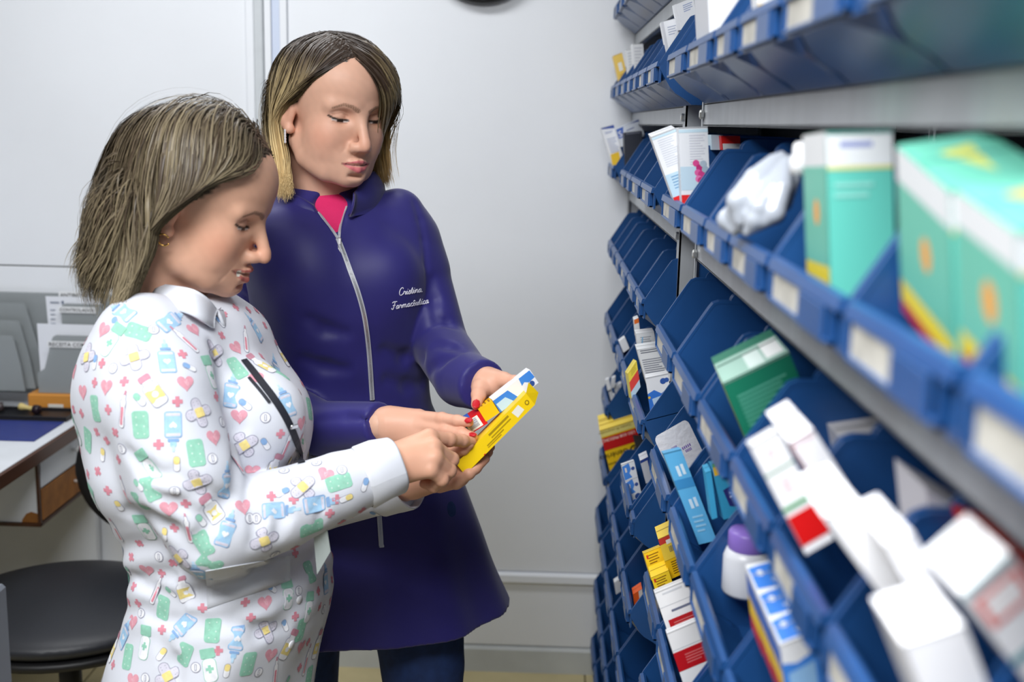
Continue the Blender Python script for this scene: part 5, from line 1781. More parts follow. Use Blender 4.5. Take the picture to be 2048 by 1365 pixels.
# crumpled clear pouch
f = Field(tuple(at(1525, 390, .96) - .09), tuple(at(1525, 390, .96) + .09), .0024)
rp = np.random.default_rng(4)
for i in range(16):
    o_ = rp.normal(0, 1, 3) * np.array([.008, .006, .004]); w_ = rp.uniform(-8, 8, 4)
    f.chain([at(1492 + w_[0], 452, .95) + o_ * .8, at(1510 + w_[1] * 1.6, 418 + w_[2], .952) + o_ * 1.3, at(1538 + w_[2] * 1.6, 372 + w_[3], .957) + o_ * 1.2, at(1566 + w_[3], 322, .965) + o_ * .7], [.004, .009, .008, .004], k=.0016)
_V, _F = f.mesh()
tag(link('plastic_pouch', mesh_np('plastic_pouch', _V, _F), mat('crinkled_film', lin((178, 184, 194)), .18, spec=.7)), 'crumpled clear plastic pouch in a lower-shelf bin', 'pouch')
TEAL = (104, 206, 190)
tp = [('F', 'r', 0, 0, 1, .20, (236, 240, 242)), ('F', 'lines', .2, .06, .7, .14, 1, (150, 160, 210)), ('F', 'r', 0, .20, 1, .225, (222, 226, 150)), ('F', 'lines', .1, .30, .7, .42, 2, (150, 224, 212)),
      ('L', 'r', 0, 0, 1, .20, (222, 224, 226)), ('L', 'r', 0, .80, 1, .93, (226, 206, 60)), ('L', 'r', 0, .93, 1, 1, (190, 40, 60)), ('L', 'c', .55, .48, .009, (232, 160, 60)), ('L', 'r', 0, .2, 1, .8, (106, 186, 164)), ('L', 'c', .55, .48, .0088, (232, 160, 60)),  # side face repeats the white and teal darker, its shade put into the colour
      ('T', 'r', 0, 0, 1, 1, (110, 196, 172)), ('T', 'q', [(.3, .3), (.7, .2), (.6, .8)], (206, 214, 110))]
carton('teal and white carton, the slimmest of the three on the lower shelf', (1652, 264), (1784, 260), (1662, 600), .74, TEAL, (1606, 272, .815), prints=tp)
carton('large teal carton between the slim teal carton and the nearest one', (1900, 384), (2110, 352), (1912, 760), .535, TEAL, (1793, 293, .63), prints=tp)
carton('nearest large teal carton at the right edge of the photo', (2036, 466), (2260, 430), (2048, 860), .435, TEAL, (1912, 380, .51), prints=tp)
MB().lathe([(.0001, -.012), (.008, -.011), (.008, 0), (.0062, .002), (.0062, .010), (.004, .012), (.0001, .0125)], 16, Matrix.Translation(at(1602, 318, .86))).build('medicine_bottle', smat((236, 236, 238), .3))
tag(bpy.data.objects['medicine_bottle'], 'white bottle cap peeking out beside the slim teal carton', 'bottle')
# rows under the lower shelf
carton('dark green carton with fine white text under the lower shelf', (1445, 768), (1578, 704), (1512, 930), .99, (18, 110, 84), (1422, 716, 1.12), prints=[('F', 'lines', .12, .20, .85, .95, 15, (84, 160, 138)), ('T', 'r', 0, .30, 1, 1, (150, 186, 172)), ('T', 'r', .42, .40, .66, .95, (206, 222, 216)), ('T', 'r', .70, .35, .96, .9, (240, 242, 240)), ('F', 'r', 0, 0, 1, .02, (170, 206, 194)), ('L', 'r', 0, 0, 1, 1, (210, 190, 120)), ('L', 'r', .2, .5, .9, .8, (196, 40, 70))])
gw = [('F', 'r', 0, .275, 1, .29, (60, 140, 96)), ('F', 'lines', .35, .10, .62, .20, 2, (222, 200, 206)), ('F', 'lines', .35, .38, .62, .5, 2, (226, 190, 196)), ('F', 'r', 0, .58, 1, .615, (30, 150, 80)), ('F', 'r', 0, .66, 1, .93, (206, 16, 16))]
carton('white carton with green stripes and a red block beside the green carton', (1499, 893), (1555, 860), (1612, 1110), .715, (240, 240, 242), (1492, 884, .76), prints=gw)
carton('white carton with thin red edge lines behind the striped one', (1578, 886), (1626, 858), (1690, 1060), .725, (238, 238, 242), dy=.08, prints=[('F', 'r', 0, 0, 1, .012, (210, 60, 70)), ('F', 'r', .0, .05, .9, .058, (226, 120, 128)), ('F', 'r', 0, 0, .03, 1, (200, 90, 96)), ('F', 'lines', .35, .32, .7, .40, 2, (200, 206, 216)), ('F', 'lines', .4, .55, .75, .66, 3, (196, 198, 210))])
carton('plain white carton, upper one of the blurred white pair', (1648, 1036), (1722, 1006), (1812, 1260), .565, (244, 244, 246), dy=.07)
carton('plain white carton, lower one of the blurred white pair', (1772, 1092), (1826, 1066), (1880, 1290), .525, (242, 242, 246), dy=.06)
carton('plain white carton cut by the bottom edge of the photo', (1806, 1290), (1930, 1250), (1880, 1480), .47, (243, 243, 246), dy=.05)
carton('wide grey-white carton under the shelf beam with a green mark', (1694, 890), (1850, 868), (1716, 1010), .90, (196, 194, 196), dy=.08, prints=[('F', 'c', .38, .62, .006, (60, 130, 80)), ('F', 'r', .38, .82, .52, 1, (206, 60, 60))])
carton('tall pale grey carton behind the blurred white pair', (1852, 976), (1990, 1062), (1880, 1260), .64, (206, 204, 210), dy=.06, prints=[('F', 'lines', .1, .35, .5, .9, 4, (160, 164, 184))])
carton('red carton top under the beam at the right edge', (1970, 1070), (2075, 1100), (1978, 1140), .58, (200, 44, 28), dy=.05)
carton('white carton with a red frame at the right edge, low', (1922, 1192), (2020, 1106), (2080, 1400), .46, (238, 238, 240), dy=.05, prints=[('F', 'r', .08, .10, .94, .36, (222, 110, 104)), ('F', 'r', .2, .14, .82, .32, (244, 240, 240)), ('F', 'r', 0, 0, 1, .05, (150, 200, 206)), ('F', 'r', .0, .62, 1, .68, (80, 150, 160))])
# second row
carton('tiny white carton alone in an empty-looking bin near the wall', (1238, 684), (1250, 675), (1247, 706), 2.40, (234, 235, 238), (1236, 680, 2.46))
carton('white carton with an orange end in the second row', (1268, 640), (1277, 636), (1272, 676), 2.08, (228, 230, 232), dy=.03, prints=[('F', 'r', 0, 0, 1, .26, (232, 112, 30))])
carton('white printed carton leaning at the top of the stacked ones', (1272, 668), (1308, 664), (1278, 706), 2.03, (226, 228, 230), dy=.04, prints=[('F', 'lines', .2, .2, .8, .9, 6, (168, 170, 176)), ('F', 'q', [(.3, .2), (.36, .2), (.2, .9), (.14, .9)], (120, 180, 220))])
carton('white carton with dense black text in the stack by the post', (1274, 700), (1326, 692), (1293, 770), 1.97, (226, 228, 230), dy=.05, prints=[('F', 'lines', .1, .04, .9, .16, 2, (90, 96, 110)), ('F', 'lines', .08, .30, .92, .84, 9, (130, 134, 146))])
EM = [('F', 'q', [(0, .34), (.3, .28), (.6, .38), (1, .26), (1, 1), (0, 1)], (58, 122, 214)), ('F', 'q', [(.16, .46), (.9, .40), (.94, .66), (.24, .74)], (190, 216, 240)), ('F', 'c', .74, .13, .0052, (52, 92, 170)), ('F', 'c', .90, .12, .0040, (52, 92, 170)), ('F', 'c', .05, .42, .0022, (240, 190, 60)), ('F', 'c', .06, .84, .0022, (206, 50, 70)), ('T', 'r', 0, 0, 1, 1, (236, 237, 240))]
carton('white and blue carton with a wave at the foot of the stack by the post', (1291, 757), (1336, 748), (1304, 850), 1.89, (238, 240, 244), (1290, 750, 1.93), prints=EM)
carton('yellow, red and light blue carton beside the white stack', (1256, 748), (1273, 722), (1264, 800), 1.98, (236, 214, 74), (1250, 744, 2.03), prints=[('F', 'r', 0, .34, 1, .72, (220, 70, 62)), ('F', 'r', .0, .72, 1, 1, (190, 214, 230)), ('F', 'lines', .3, .06, .9, .28, 3, (196, 170, 60))])
for i, (x, y, a) in enumerate(((1211, 770, 8), (1216, 790, 12), (1224, 766, -4), (1227, 782, 10), (1222, 802, 14), (1236, 778, -6))):
    carton('small white strip carton in the bin by the wall, %s' % ('lowest left', 'left of centre', 'highest', 'in the middle', 'nearest the lip', 'rightmost')[i], (x, y - 9), (x + 7, y - 12), (x + a * .5, y + 12), 2.74 + .012 * i, (230, 232, 236), dy=.02, flap=False)
carton('yellow generic-drug carton with a red band, leaning out of its bin', (1199, 862), (1270, 840), (1228, 975), 2.665, (240, 196, 24), (1195, 832, 2.73), cat='box', prints=[
    ('T', 'r', 0, 0, 1, 1, (244, 214, 90)), ('T', 'r', 0, .30, 1, .36, (190, 150, 20)), ('T', 'r', 0, .66, 1, .72, (190, 150, 20)), ('F', 'r', 0, .0, 1, .12, (236, 222, 130)), ('F', 'r', 0, .14, 1, .36, (196, 22, 22)), ('F', 't', 'USO SOB PRESCRIÇÃO', .92, .17, 180, .0065, (246, 226, 216)),
    ('F', 't', 'Genérico', .62, .42, 180, .013, (60, 46, 10)), ('F', 't', 'Medicamento', .62, .58, 180, .007, (70, 54, 12)), ('F', 'c', .80, .48, .012, (40, 34, 14)), ('F', 'c', .80, .48, .0075, (240, 196, 24)), ('F', 'r', .78, .44, .92, .50, (40, 34, 14)), ('F', 'r', 0, .74, 1, 1, (234, 218, 110)), ('F', 't', 'Contém 30 comprimidos', .86, .035, 180, .0055, (150, 120, 40))])
bw = [('F', 'q', [(0, .05), (.55, .02), (.62, .16), (.45, .24), (.6, .34), (0, .36)], (74, 140, 226)), ('F', 'q', [(0, .42), (.55, .38), (.62, .52), (.45, .60), (.6, .68), (0, .70)], (74, 140, 226)), ('F', 'r', .16, .1, .30, .2, (236, 226, 220)), ('F', 'r', .16, .47, .30, .56, (236, 226, 220)), ('F', 'c', .78, .16, .0035, (60, 90, 160)), ('F', 'c', .78, .52, .0035, (60, 90, 160)), ('F', 'r', 0, .375, 1, .385, (180, 184, 190)), ('F', 'q', [(0, .86), (.4, .82), (1, .90), (1, 1), (0, 1)], (60, 126, 220)), ('F', 'c', .70, .78, .006, (46, 80, 150))]
carton('slim white and blue carton tilted in the third row', (1243, 930), (1268, 921), (1263, 1018), 2.08, (234, 237, 242), (1241, 928, 2.13), prints=bw)
carton('small white carton with navy edges beside the slim tilted one', (1280, 922), (1296, 914), (1292, 968), 2.01, (206, 208, 216), dy=.04, prints=[('F', 'r', 0, 0, 1, .12, (40, 70, 150)), ('F', 'r', .82, 0, 1, 1, (40, 70, 150))])
# foil blister
bl = empty('blister_pack', tuple(at(1350, 890, 1.55)), 'silver foil blister pack sticking out of a second-row bin', 'blister')
P0, P1, P3 = at(1307, 876, 1.55), at(1374, 838, 1.55), at(1350, 965, 1.54)
u, v = P1 - P0, P3 - P0; n = np.cross(u, v); n /= np.linalg.norm(n); n = -n if n[1] > 0 else n
pts = []
for a, b in rrect(1, 1, .12, .5, .5, 4):
    pts.append(P0 + u * a + v * b)
k = len(pts); mb = MB(); mb.add(pts + [p - n * .0012 for p in pts], [tuple(range(k)), tuple(range(2 * k - 1, k - 1, -1))] + [(i, (i + 1) % k, k + (i + 1) % k, k + i) for i in range(k)])
mb.build('foil', mat('foil', lin((226, 226, 232)), .25, metal=.25, bump=.6, bscale=120), bl)
for i in range(3):
    for j in range(4):
        c_ = P0 + u * (.2 + .3 * i) + v * (.16 + .22 * j) - n * .001
        Mq = Matrix.Translation(c_) @ Vector(-n).to_track_quat('Z', 'Y').to_matrix().to_4x4()
        MB().lathe([(.0062, 0), (.006, .003), (.0045, .005), (.0001, .0055)], 12, Mq).build('blister_cup', MATS['foil'], bl)
im = MB()
for i, (a, b, L_) in enumerate(((.30, .62, .22), (.34, .70, .16), (.55, .46, .26), (.60, .54, .18), (.66, .84, .2), (.30, .36, .16))):
    for q_ in range(5):
        x0_, x1_ = a + L_ * q_ / 5, a + L_ * (q_ + .62) / 5
        im.add([P0 + u * x + v * y + n * .0005 for x, y in ((x0_, b), (x1_, b - .01), (x1_, b + .05), (x0_, b + .045))], [(0, 1, 2, 3)], col=lin((112, 88, 160)))
tag(im.build('print', M_ink, bl), kind='stuff')
sq = [('F', 'r', .35, .16, .52, .27, (214, 232, 244)), ('F', 'r', .62, .15, .78, .26, (214, 232, 244)), ('F', 'r', 0, .30, 1, .40, (62, 142, 198)), ('F', 'r', .35, .52, .52, .62, (206, 228, 244)), ('F', 'r', .62, .51, .78, .61, (206, 228, 244)), ('F', 'lines', .2, .70, .8, .9, 4, (150, 204, 236))]
carton('long sky blue carton leaning out below the foil blister', (1326, 907), (1362, 898), (1398, 1090), 1.36, (96, 178, 226), (1322, 903, 1.41), prints=sq)
carton('blue carton with green and yellow top in the second row', (1424, 928), (1457, 918), (1448, 1040), 1.28, (58, 160, 204), (1416, 924, 1.34), prints=[('F', 'r', 0, 0, 1, .07, (96, 170, 70)), ('F', 'r', 0, .07, 1, .22, (238, 190, 40)), ('F', 'q', [(.3, .5), (1, .44), (1, .85), (.5, .8)], (46, 50, 120)), ('F', 'lines', .6, .56, .9, .7, 2, (220, 220, 240))])
carton('narrow blue carton left of the green and yellow topped one', (1411, 946), (1422, 942), (1424, 1040), 1.30, (70, 172, 216), dy=.03)
# third row: yellow boxes, red and white boxes
yb = [('F', 'lines', .18, .12, .8, .6, 5, (150, 110, 20)), ('F', 'r', .10, .10, .2, .24, (206, 60, 40)), ('F', 'r', 0, .70, 1, .74, (204, 160, 20))]
carton('small yellow carton, leftmost of the three yellow ones', (1287, 1108), (1321, 1094), (1303, 1162), 1.60, (246, 206, 40), (1284, 1104, 1.64), prints=yb)
carton('yellow carton with a red corner and barcode, highest of the three', (1316, 1079), (1351, 1063), (1340, 1160), 1.56, (240, 206, 70), dy=.05, prints=[('F', 'r', 0, 0, 1, .16, (206, 60, 50)), ('F', 'r', .36, .10, .80, .2, (236, 232, 226)), ('F', 'bars', .42, .26, .74, .40, 10, (90, 90, 90)), ('F', 'r', 0, .56, 1, 1, (236, 186, 16)), ('F', 'lines', .3, .62, .9, .95, 6, (120, 84, 12)), ('F', 'r', 0, .55, 1, .56, (170, 130, 10))])
carton('small yellow carton, lowest of the three yellow ones', (1302, 1156), (1337, 1141), (1318, 1205), 1.55, (248, 208, 44), dy=.04, prints=yb)
rw = [('F', 'lines', .2, .06, .8, .14, 1, (206, 208, 214)), ('F', 'r', 0, .30, 1, .31, (190, 192, 198)), ('F', 'lines', .3, .40, .9, .5, 1, (110, 116, 140)), ('F', 'r', .12, .56, .95, .86, (186, 20, 30)), ('F', 'lines', .26, .63, .86, .8, 4, (214, 120, 120))]
carton('white carton with a red panel, upper of the red and white pair', (1309, 1187), (1374, 1160), (1344, 1290), 1.37, (238, 238, 240), (1307, 1180, 1.42), prints=rw)
carton('white carton with a red panel, lower of the red and white pair', (1333, 1268), (1404, 1238), (1372, 1385), 1.29, (238, 238, 240), (1331, 1260, 1.34), prints=[('F', 'r', 0, .30, 1, .31, (190, 192, 198)), ('F', 'r', .0, .34, 1, .66, (186, 18, 28)), ('F', 'lines', .28, .42, .86, .6, 4, (214, 110, 112))])
carton('small white carton with a navy line between the red panels', (1386, 1212), (1404, 1204), (1394, 1250), 1.38, (222, 222, 226), dy=.03, prints=[('F', 'r', .1, .4, .9, .52, (40, 46, 90))])
# jar with a lilac lid
jr = empty('jar', tuple(at(1484, 1150, 1.14)), 'white jar with a lilac lid behind the blue wave cartons', 'jar')
Mj = Matrix.Translation(at(1492, 1185, 1.15))
MB().lathe([(.024, 0), (.026, .004), (.026, .040), (.023, .048), (.018, .050)], 28, Mj).build('body', smat((216, 218, 224), .3), jr)
MB().lathe([(.021, .048), (.022, .051), (.022, .066), (.020, .069), (.0001, .069)], 28, Mj).build('lid', smat((140, 112, 200), .35), jr)
carton('lilac carton behind the jar lid', (1500, 1062), (1548, 1050), (1512, 1130), 1.17, (136, 100, 190), dy=.04)
A0, A1, B0, B1 = np.array([1490, 1130]), np.array([1560, 1290]), np.array([1562, 1122]), np.array([1634, 1262])
for k_ in range(3):
    t0, t1 = k_ / 3, (k_ + 1) / 3
    tl0, tl1 = A0 + (A1 - A0) * t0, A0 + (A1 - A0) * t1; tr1 = B0 + (B1 - B0) * t1
    y0_, y1_ = .93 - .15 * t0, .93 - .15 * t1
    carton('white and blue wave carton, %s of the three standing in a row' % ('farthest', 'middle', 'nearest')[k_], tuple(tl1), tuple(tr1), tuple(tl1 + np.array([14, 130])), y1_, (238, 240, 244), (tl0[0] + 1, tl0[1] + 1, y0_ - .003),
           prints=[('F', 'q', [(0, .30), (.4, .36), (1, .24), (1, 1), (0, 1)], (66, 136, 226)), ('F', 'q', [(.14, .48), (.86, .42), (.9, .95), (.2, 1)], (150, 196, 240)), ('T', 'q', [(.02, .15), (.62, .08), (.70, .5), (.5, .7), (.62, .95), (.04, .95)], (60, 130, 224)), ('T', 'r', .22, .3, .36, .5, (230, 236, 246)), ('T', 'c', .86, .55, .004, (60, 90, 160)),
                   ('L', 'r', 0, .10, 1, .45, (70, 110, 196)), ('L', 'r', 0, .45, 1, .75, (240, 200, 50)), ('L', 'r', 0, .75, 1, 1, (196, 40, 60))])
carton('orange carton tucked in a fourth-row bin', (1266, 1190), (1284, 1178), (1272, 1240), 1.97, (226, 92, 30), dy=.03, prints=[('F', 'r', .6, 0, 1, .5, (222, 210, 200)), ('F', 'r', .45, .5, .6, .62, (240, 220, 200))])
carton('tiny white leaflet carton in a fifth-row bin', (1228, 1166), (1244, 1156), (1232, 1190), 2.40, (232, 233, 236), dy=.02)
carton('tiny navy, white and yellow carton low by the corner', (1248, 1298), (1262, 1290), (1252, 1340), 2.17, (52, 48, 110), dy=.02, prints=[('F', 'r', 0, .38, 1, .62, (232, 232, 236)), ('F', 'r', 0, .62, 1, .88, (240, 196, 40)), ('F', 'r', 0, .88, 1, 1, (206, 60, 40))])

# ------------------------------------------------------------------ cartons in the women's hands
HG = 'cartons held between the women'
carton('long bright yellow carton held at the front with a white sticker', (1052, 787), (1070, 810), (912, 928), 1.545, (246, 208, 10), (1046, 779, 1.60), group=HG, flap=False, prints=[
    ('F', 'q', [(.18, .135), (.72, .115), (.80, .215), (.24, .235)], (236, 234, 220)), ('F', 'c', .5, .05, .0035, (150, 120, 10)), ('F', 'c', .5, .05, .0020, (246, 208, 10)), ('F', 'lines', .16, .28, .30, .94, 1, (170, 140, 10)), ('F', 'lines', .44, .28, .52, .92, 1, (176, 146, 10)), ('F', 'lines', .62, .40, .70, .96, 1, (176, 146, 10)), ('F', 'lines', .76, .45, .82, .90, 1, (186, 152, 12)), ('F', 'r', .93, .70, 1, .72, (206, 40, 30))])
yf = MB()
q = [at(1052, 787, 1.545), at(1070, 810, 1.545), at(1077, 786, 1.565), at(1057, 765, 1.565)]
yf.add([*q, *[p_ + np.array([0, .0008, 0]) for p_ in q]], [(0, 1, 2, 3), (7, 6, 5, 4), (0, 4, 5, 1), (1, 5, 6, 2), (2, 6, 7, 3), (3, 7, 4, 0)])
yf.build('end_flap', smat((244, 206, 10), .45), bpy.data.objects[[o.name for o in bpy.data.objects if o.get('label', '').startswith('long bright yellow')][0]])
carton('white and blue carton under the thumb with a red nail', (1060, 740), (1077, 766), (984, 800), 1.585, (236, 238, 244), (1052, 736, 1.61), group=HG, flap=False, prints=[('F', 'q', [(0, .02), (.55, .0), (.6, .16), (.4, .24), (.5, .32), (0, .30)], (62, 136, 226)), ('F', 'c', .78, .12, .0040, (46, 80, 150)), ('F', 'q', [(.15, .62), (1, .50), (1, 1), (.1, 1)], (58, 130, 226)), ('F', 'q', [(.4, .74), (1, .62), (1, .96), (.4, .98)], (186, 216, 242))])
carton('short yellow carton between the red and the white-blue cartons', (984, 802), (999, 826), (957, 820), 1.578, (244, 190, 12), (978, 796, 1.61), group=HG, flap=False, prints=[('L', 'lines', .2, .1, .8, .9, 3, (150, 110, 20))])
carton('red carton with a barcode sticker under the pointing fingertip', (960, 823), (976, 847), (924, 846), 1.580, (206, 20, 30), (954, 815, 1.618), group=HG, flap=False, prints=[('F', 'r', .10, .22, .92, .92, (238, 238, 240)), ('F', 'bars', .18, .34, .82, .84, 14, (84, 116, 150)), ('F', 'r', 0, .92, 1, 1, (60, 130, 220)), ('F', 'r', 0, .6, .08, 1, (60, 130, 220)), ('L', 'r', 0, .55, 1, 1, (60, 100, 190))])
# ------------------------------------------------------------------ desk in the left corner
M_lam = mat('white_laminate', lin((220, 224, 230)), .4, noise=.05, nscale=12)
M_wood = mat('dark_wood_edge', lin((74, 42, 24)), .4, noise=.5, nscale=26, stretch=(1, .08, 1))
M_chip = mat('bare_chipboard', lin((150, 96, 40)), .7, noise=.3, nscale=30)
M_honey = mat('honey_wood', lin((206, 140, 62)), .4, noise=.25, nscale=20, stretch=(.15, 1, 1))
dk = empty('desk', (-1.65, 2.5, 0), 'white laminate desk with dark wood edge and two small drawers', 'desk')
MB().box((-2.2, 1.75, .722), (-1.158, 2.995, .750), bev=.001).build('desk_top', M_lam, dk)
MB().box((-1.157, 1.75, .716), (-1.148, 2.995, .7495), bev=.002).build('edge_band', M_wood, dk)
pd = MB().box((-2.1, 2.602, .552), (-1.182, 2.99, .7215)).build('drawer_box', M_lam, dk)
MB().box((-1.183, 2.597, .546), (-1.176, 2.606, .7215)).build('edge_strip', M_wood, dk)
MB().box((-2.1, 2.596, .543), (-1.176, 2.99, .5515)).build('bottom_edge', M_wood, dk)
for z0, z1, mm in ((.638, .716, M_lam), (.556, .632, M_chip)):
    d_ = MB().box((-1.1815, 2.608, z0), (-1.1745, 2.985, z1), bev=.001).build('drawer', mm, dk)
    Mk = Matrix.Translation((-1.1745, 2.80, (z0 + z1) / 2)) @ Matrix.Rotation(math.pi / 2, 4, 'Y')
    MB().lathe([(.004, 0), (.004, .008), (.010, .012), (.0135, .019), (.012, .026), (.006, .030), (.0001, .031)], 20, Mk).build('knob', smat((236, 236, 234), .25), d_)
# chipped corner and stain of the side panel
mb = MB(); mb.prism([(-1.183, .5525), (-1.183, .574), (-1.200, .579), (-1.212, .574), (-1.222, .560), (-1.224, .5525)], 1, 2.6005, 2.603); mb.build('chipped_patch', M_chip, pd)
for xx in (-2.1, -1.9):
    MB().box((xx, 1.80, 0), (xx + .02, 2.98, .722)).build('side_panel', M_lam, dk)
MB().box((-2.08, 2.96, .0), (-1.19, 2.985, .545)).build('back_panel', M_lam, dk)

# smoky letter rack with the paper pockets
M_smoke = mat('smoky_acrylic', lin((158, 164, 166)), .25, alpha=.72)
M_edge = mat('dark_edge', lin((40, 44, 42)), .4)
rk = empty('letter_rack', (-1.45, 2.9, .75), 'grey acrylic document rack standing on the desk against the wall', 'rack')
MB().box((-2.05, 2.992, .775), (-1.125, 2.996, 1.050), bev=.001).build('back_plate', M_smoke, rk)


def pocket(x0, x1, y, z0, z1, notch, nm='pocket'):
    if notch < 0:          # shoulder on the right side, leaning edge
        pts = [(x0, z0), (x1 - notch * 1.6, z0), (x1 - notch, z0 + (z1 - z0) * .45), (x1, z1 - .012), (x1 - .004, z1 - .003), (x1 - .012, z1), (x0, z1)]
        m = MB(); m.prism(pts, 1, y - .0015, y + .0015); return m.build(nm, M_smoke, rk)
    """front sheet with one cut, rounded shoulder on its left side"""
    pts = [(x0 - notch, z0), (x1, z0), (x1, z1), (x0 + .012, z1), (x0 + .004, z1 - .004), (x0, z1 - .012), (x0 - notch * .55, z0 + (z1 - z0) * .42), (x0 - notch, z0 + (z1 - z0) * .34)]
    m = MB(); m.prism(pts, 1, y - .0015, y + .0015); return m.build(nm, M_smoke, rk)


pocket(-1.256, -1.128, 2.967, .80, 1.036, .0)
pocket(-1.246, -1.128, 2.942, .80, 1.031, .0)
pocket(-1.262, -1.118, 2.912, .797, .952, .042)
pocket(-1.95, -1.350, 2.967, .80, 1.024, -.028)
pocket(-1.95, -1.357, 2.942, .80, .982, -.020)
pocket(-1.95, -1.362, 2.912, .80, .947, -.014)
for xx in (-1.127, -2.04):
    m = MB(); m.prism([(2.90, .797), (2.99, .797), (2.992, 1.045), (2.985, 1.045), (2.965, 1.02), (2.935, .98), (2.905, .94)], 0, xx, xx + .003); m.build('side_sheet', M_smoke, rk)
MB().tube([(-1.130, 2.985, 1.046), (-1.132, 2.965, 1.02), (-1.136, 2.935, .98), (-1.140, 2.905, .94)], .0018, 6).build('side_edge', M_edge, rk)
MB().tube([(-1.138, 2.985, 1.03), (-1.140, 2.92, .92)], .0012, 6).build('side_edge', M_edge, rk)
MB().box((-1.330, 2.898, .7515), (-1.10, 2.988, .796), bev=.004).build('base', M_honey, rk)
MB().box((-1.275, 2.8965, .758), (-1.235, 2.898, .770)).build('base_label', smat((216, 214, 206), .6), rk)
M_paper = mat('paper', lin((226, 229, 236)), .8)


def rack_label(word, x, y, z, w, h, th):
    o = MB().box((x, y - .001, z), (x + w, y, z + h)).build('label', smat((232, 234, 236), .6), rk)
    V2_, F2_, tw, thh = tgeo(word, .012)
    s_ = w * .93 / tw
    m = MB(); m.add([(x + w * .035 + a * s_, y - .0016, z + h * .5 - th / 2 + b * th / .72) for a, b in V2_], F2_); m.build('lettering', smat((34, 36, 42), .6), o)


rack_label('CONTROLADOS', -1.252, 2.939, 1.007, .098, .016, .0085)
rack_label('ANTIBIÓTICOS', -1.260, 2.964, 1.041, .104, .018, .0100)
rack_label('RECEITA COMUM', -1.273, 2.909, .920, .128, .0165, .0100)
for (lb, x0, x1, y, z0, z1, dx) in (('white prescription sheet standing behind the common-prescription label', -1.306, -1.135, 2.921, .797, .978, -.006), ('white form with a printed heading in the middle rack pocket', -1.290, -1.142, 2.945, .797, 1.047, -.012)):
    m = MB(); m.add([(x0 - dx, y, z0), (x1, y, z0), (x1 + .0, y + .006, z1), (x0, y + .006, z1), (x0 - dx, y + .0025, z0), (x1, y + .0025, z0), (x1, y + .0085, z1), (x0, y + .0085, z1)],
                    [(0, 1, 2, 3), (7, 6, 5, 4), (0, 4, 5, 1), (1, 5, 6, 2), (2, 6, 7, 3), (3, 7, 4, 0)])
    o = m.build('paper_sheet', M_paper); tag(o, lb, 'paper', 'papers in the letter rack')
    if 'heading' in lb:
        m = MB(); zz = z1 - .014
        m.box((x0 + .012, y + .0040, zz - .003), (x0 + .036, y + .0060, zz)); m.box((x0 + .042, y + .0040, zz - .005), (x0 + .048, y + .0060, zz + .003))
        for q in range(4):
            m.box((x0 + .012, y + .003 - q * .0004, zz - .022 - q * .012), (x0 + .024, y + .0055 - q * .0004, zz - .0205 - q * .012))
        m.build('print', smat((110, 120, 140), .6), o)

# things on the desk top
bt = empty('tray', (-1.3, 2.84, .7505), 'flat black tray on the desk in front of the rack', 'tray')
MB().box((-1.52, 2.795, .7505), (-1.185, 2.892, .757), bev=.002).build('base', smat((26, 26, 30), .4), bt)
for lo, hi in (((-1.52, 2.795, .757), (-1.185, 2.802, .763)), ((-1.52, 2.885, .757), (-1.185, 2.892, .763)), ((-1.192, 2.802, .757), (-1.185, 2.885, .763)), ((-1.52, 2.802, .757), (-1.513, 2.885, .763))):
    MB().box(lo, hi, bev=.001).build('rim', smat((30, 30, 34), .4), bt)
bf = MB().box((-1.50, 2.612, .7505), (-1.188, 2.788, .7535), bev=.001).build('folder', mat('blue_folder_cover', lin((38, 52, 122)), .45, noise=.08, nscale=30))
tag(bf, 'dark blue folder lying on the white desk edge', 'folder')


def stamp(lab, M, col_handle, col_base):
    s_ = empty('rubber_stamp', tuple(M @ Vector((0, 0, 0))), lab, 'stamp', 'rubber stamps on the tray')
    MB().lathe([(.0001, -.030), (.0085, -.0295), (.0095, -.026), (.0085, -.020), (.0055, -.008), (.0060, .006), (.0085, .010)], 20, M).build('handle', col_handle, s_)
    MB().lathe([(.0085, .010), (.0115, .012), (.0125, .022), (.0115, .028), (.0001, .0285)], 20, M).build('stamp_head', col_base, s_)


stamp('rubber stamp with a pale wooden handle lying on the black tray', Matrix.Translation((-1.300, 2.845, .771)) @ Matrix.Rotation(math.radians(96), 4, 'Y') @ Matrix.Rotation(.2, 4, 'X'), mat('pale_wood', lin((206, 186, 122)), .4), smat((34, 22, 32), .3))
stamp('brown rubber stamp at the left edge of the photo on the tray', Matrix.Translation((-1.395, 2.835, .771)) @ Matrix.Rotation(math.radians(84), 4, 'Y') @ Matrix.Rotation(-.4, 4, 'X'), smat((96, 84, 84), .35), smat((60, 50, 52), .3))

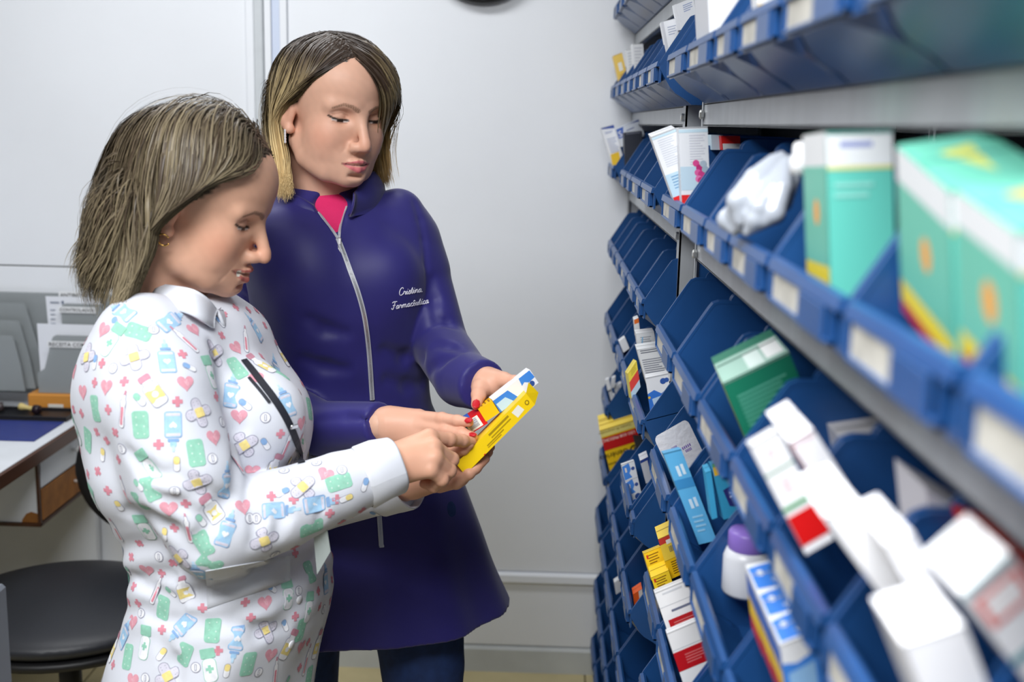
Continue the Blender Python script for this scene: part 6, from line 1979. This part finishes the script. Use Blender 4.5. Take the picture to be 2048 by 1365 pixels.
# ------------------------------------------------------------------ black swivel chair
M_seat = mat('black_upholstery', lin((34, 36, 42)), .45, bump=.15, bscale=300)
M_blk = mat('chair_plastic', lin((16, 16, 18)), .5)
CX, CY = -1.03, 2.38
ch = empty('swivel_chair', (CX, CY, 0), 'black upholstered swivel chair between the desk and the printed coat', 'chair')
f = Field((CX - .30, CY - .30, .36), (CX + .30, CY + .30, .52), .006)
f.ell((CX, CY, .440), (.265, .245, .052), k=0)
f.cut((CX, CY, .410), (0, 0, -1), .4, .01, .2)
_V, _F = f.mesh(); link('seat', mesh_np('seat', relax(_V, _F, 3), _F), M_seat, ch)
MB().lathe([(.22, 0), (.255, .006), (.258, .018), (.25, .024)], 40, Matrix.Translation((CX, CY, .392)) @ Matrix.Diagonal((1, .93, 1, 1))).build('seat_pan', M_blk, ch)
bx_, by_ = CX + .10, CY + .26
f = Field((bx_ - .3, by_ - .12, .48), (bx_ + .3, by_ + .12, .98), .007)
f.ell((bx_, by_, .675), (.175, .035, .165), k=0); f.ell((bx_, by_ + .03, .675), (.155, .035, .14), k=.02)
_V, _F = f.mesh(); link('backrest', mesh_np('backrest', relax(_V, _F, 3), _F), smat((18, 18, 20), .6), ch)
MB().tube([(bx_ - .02, by_ + .05, .70), (bx_ - .02, by_ + .075, .52), (bx_ - .03, by_ - .02, .40), (CX, CY, .385)], .018, 8, flat=.4).build('back_bar', M_blk, ch)
MB().tube([(CX, CY, .39), (CX, CY, .10)], .025, 14).build('column', M_blk, ch)
for k_ in range(5):
    a_ = 2 * math.pi * k_ / 5 + .3
    MB().tube([(CX, CY, .11), (CX + .15 * math.cos(a_), CY + .15 * math.sin(a_), .095), (CX + .27 * math.cos(a_), CY + .27 * math.sin(a_), .07)], [.024, .02, .015], 8).build('leg', M_blk, ch)
    MB().lathe([(.012, -.02), (.025, -.018), (.025, .018), (.012, .02)], 16, Matrix.Translation((CX + .27 * math.cos(a_), CY + .27 * math.sin(a_), .0255)) @ Matrix.Rotation(a_ + 1.57, 4, 'Z') @ Matrix.Rotation(math.pi / 2, 4, 'Y')).build('caster', M_blk, ch)
# grey box corner at the left edge of the photo
gx = MB()
q0 = at(14, 1166, 1.30)
gx.box((q0[0] - .30, 1.02, 0.0), (q0[0], 1.30, q0[2]), bev=.004)
tag(gx.build('bin_cabinet', smat((96, 100, 108), .5)), 'dark grey cabinet corner at the left edge of the photo', 'cabinet')
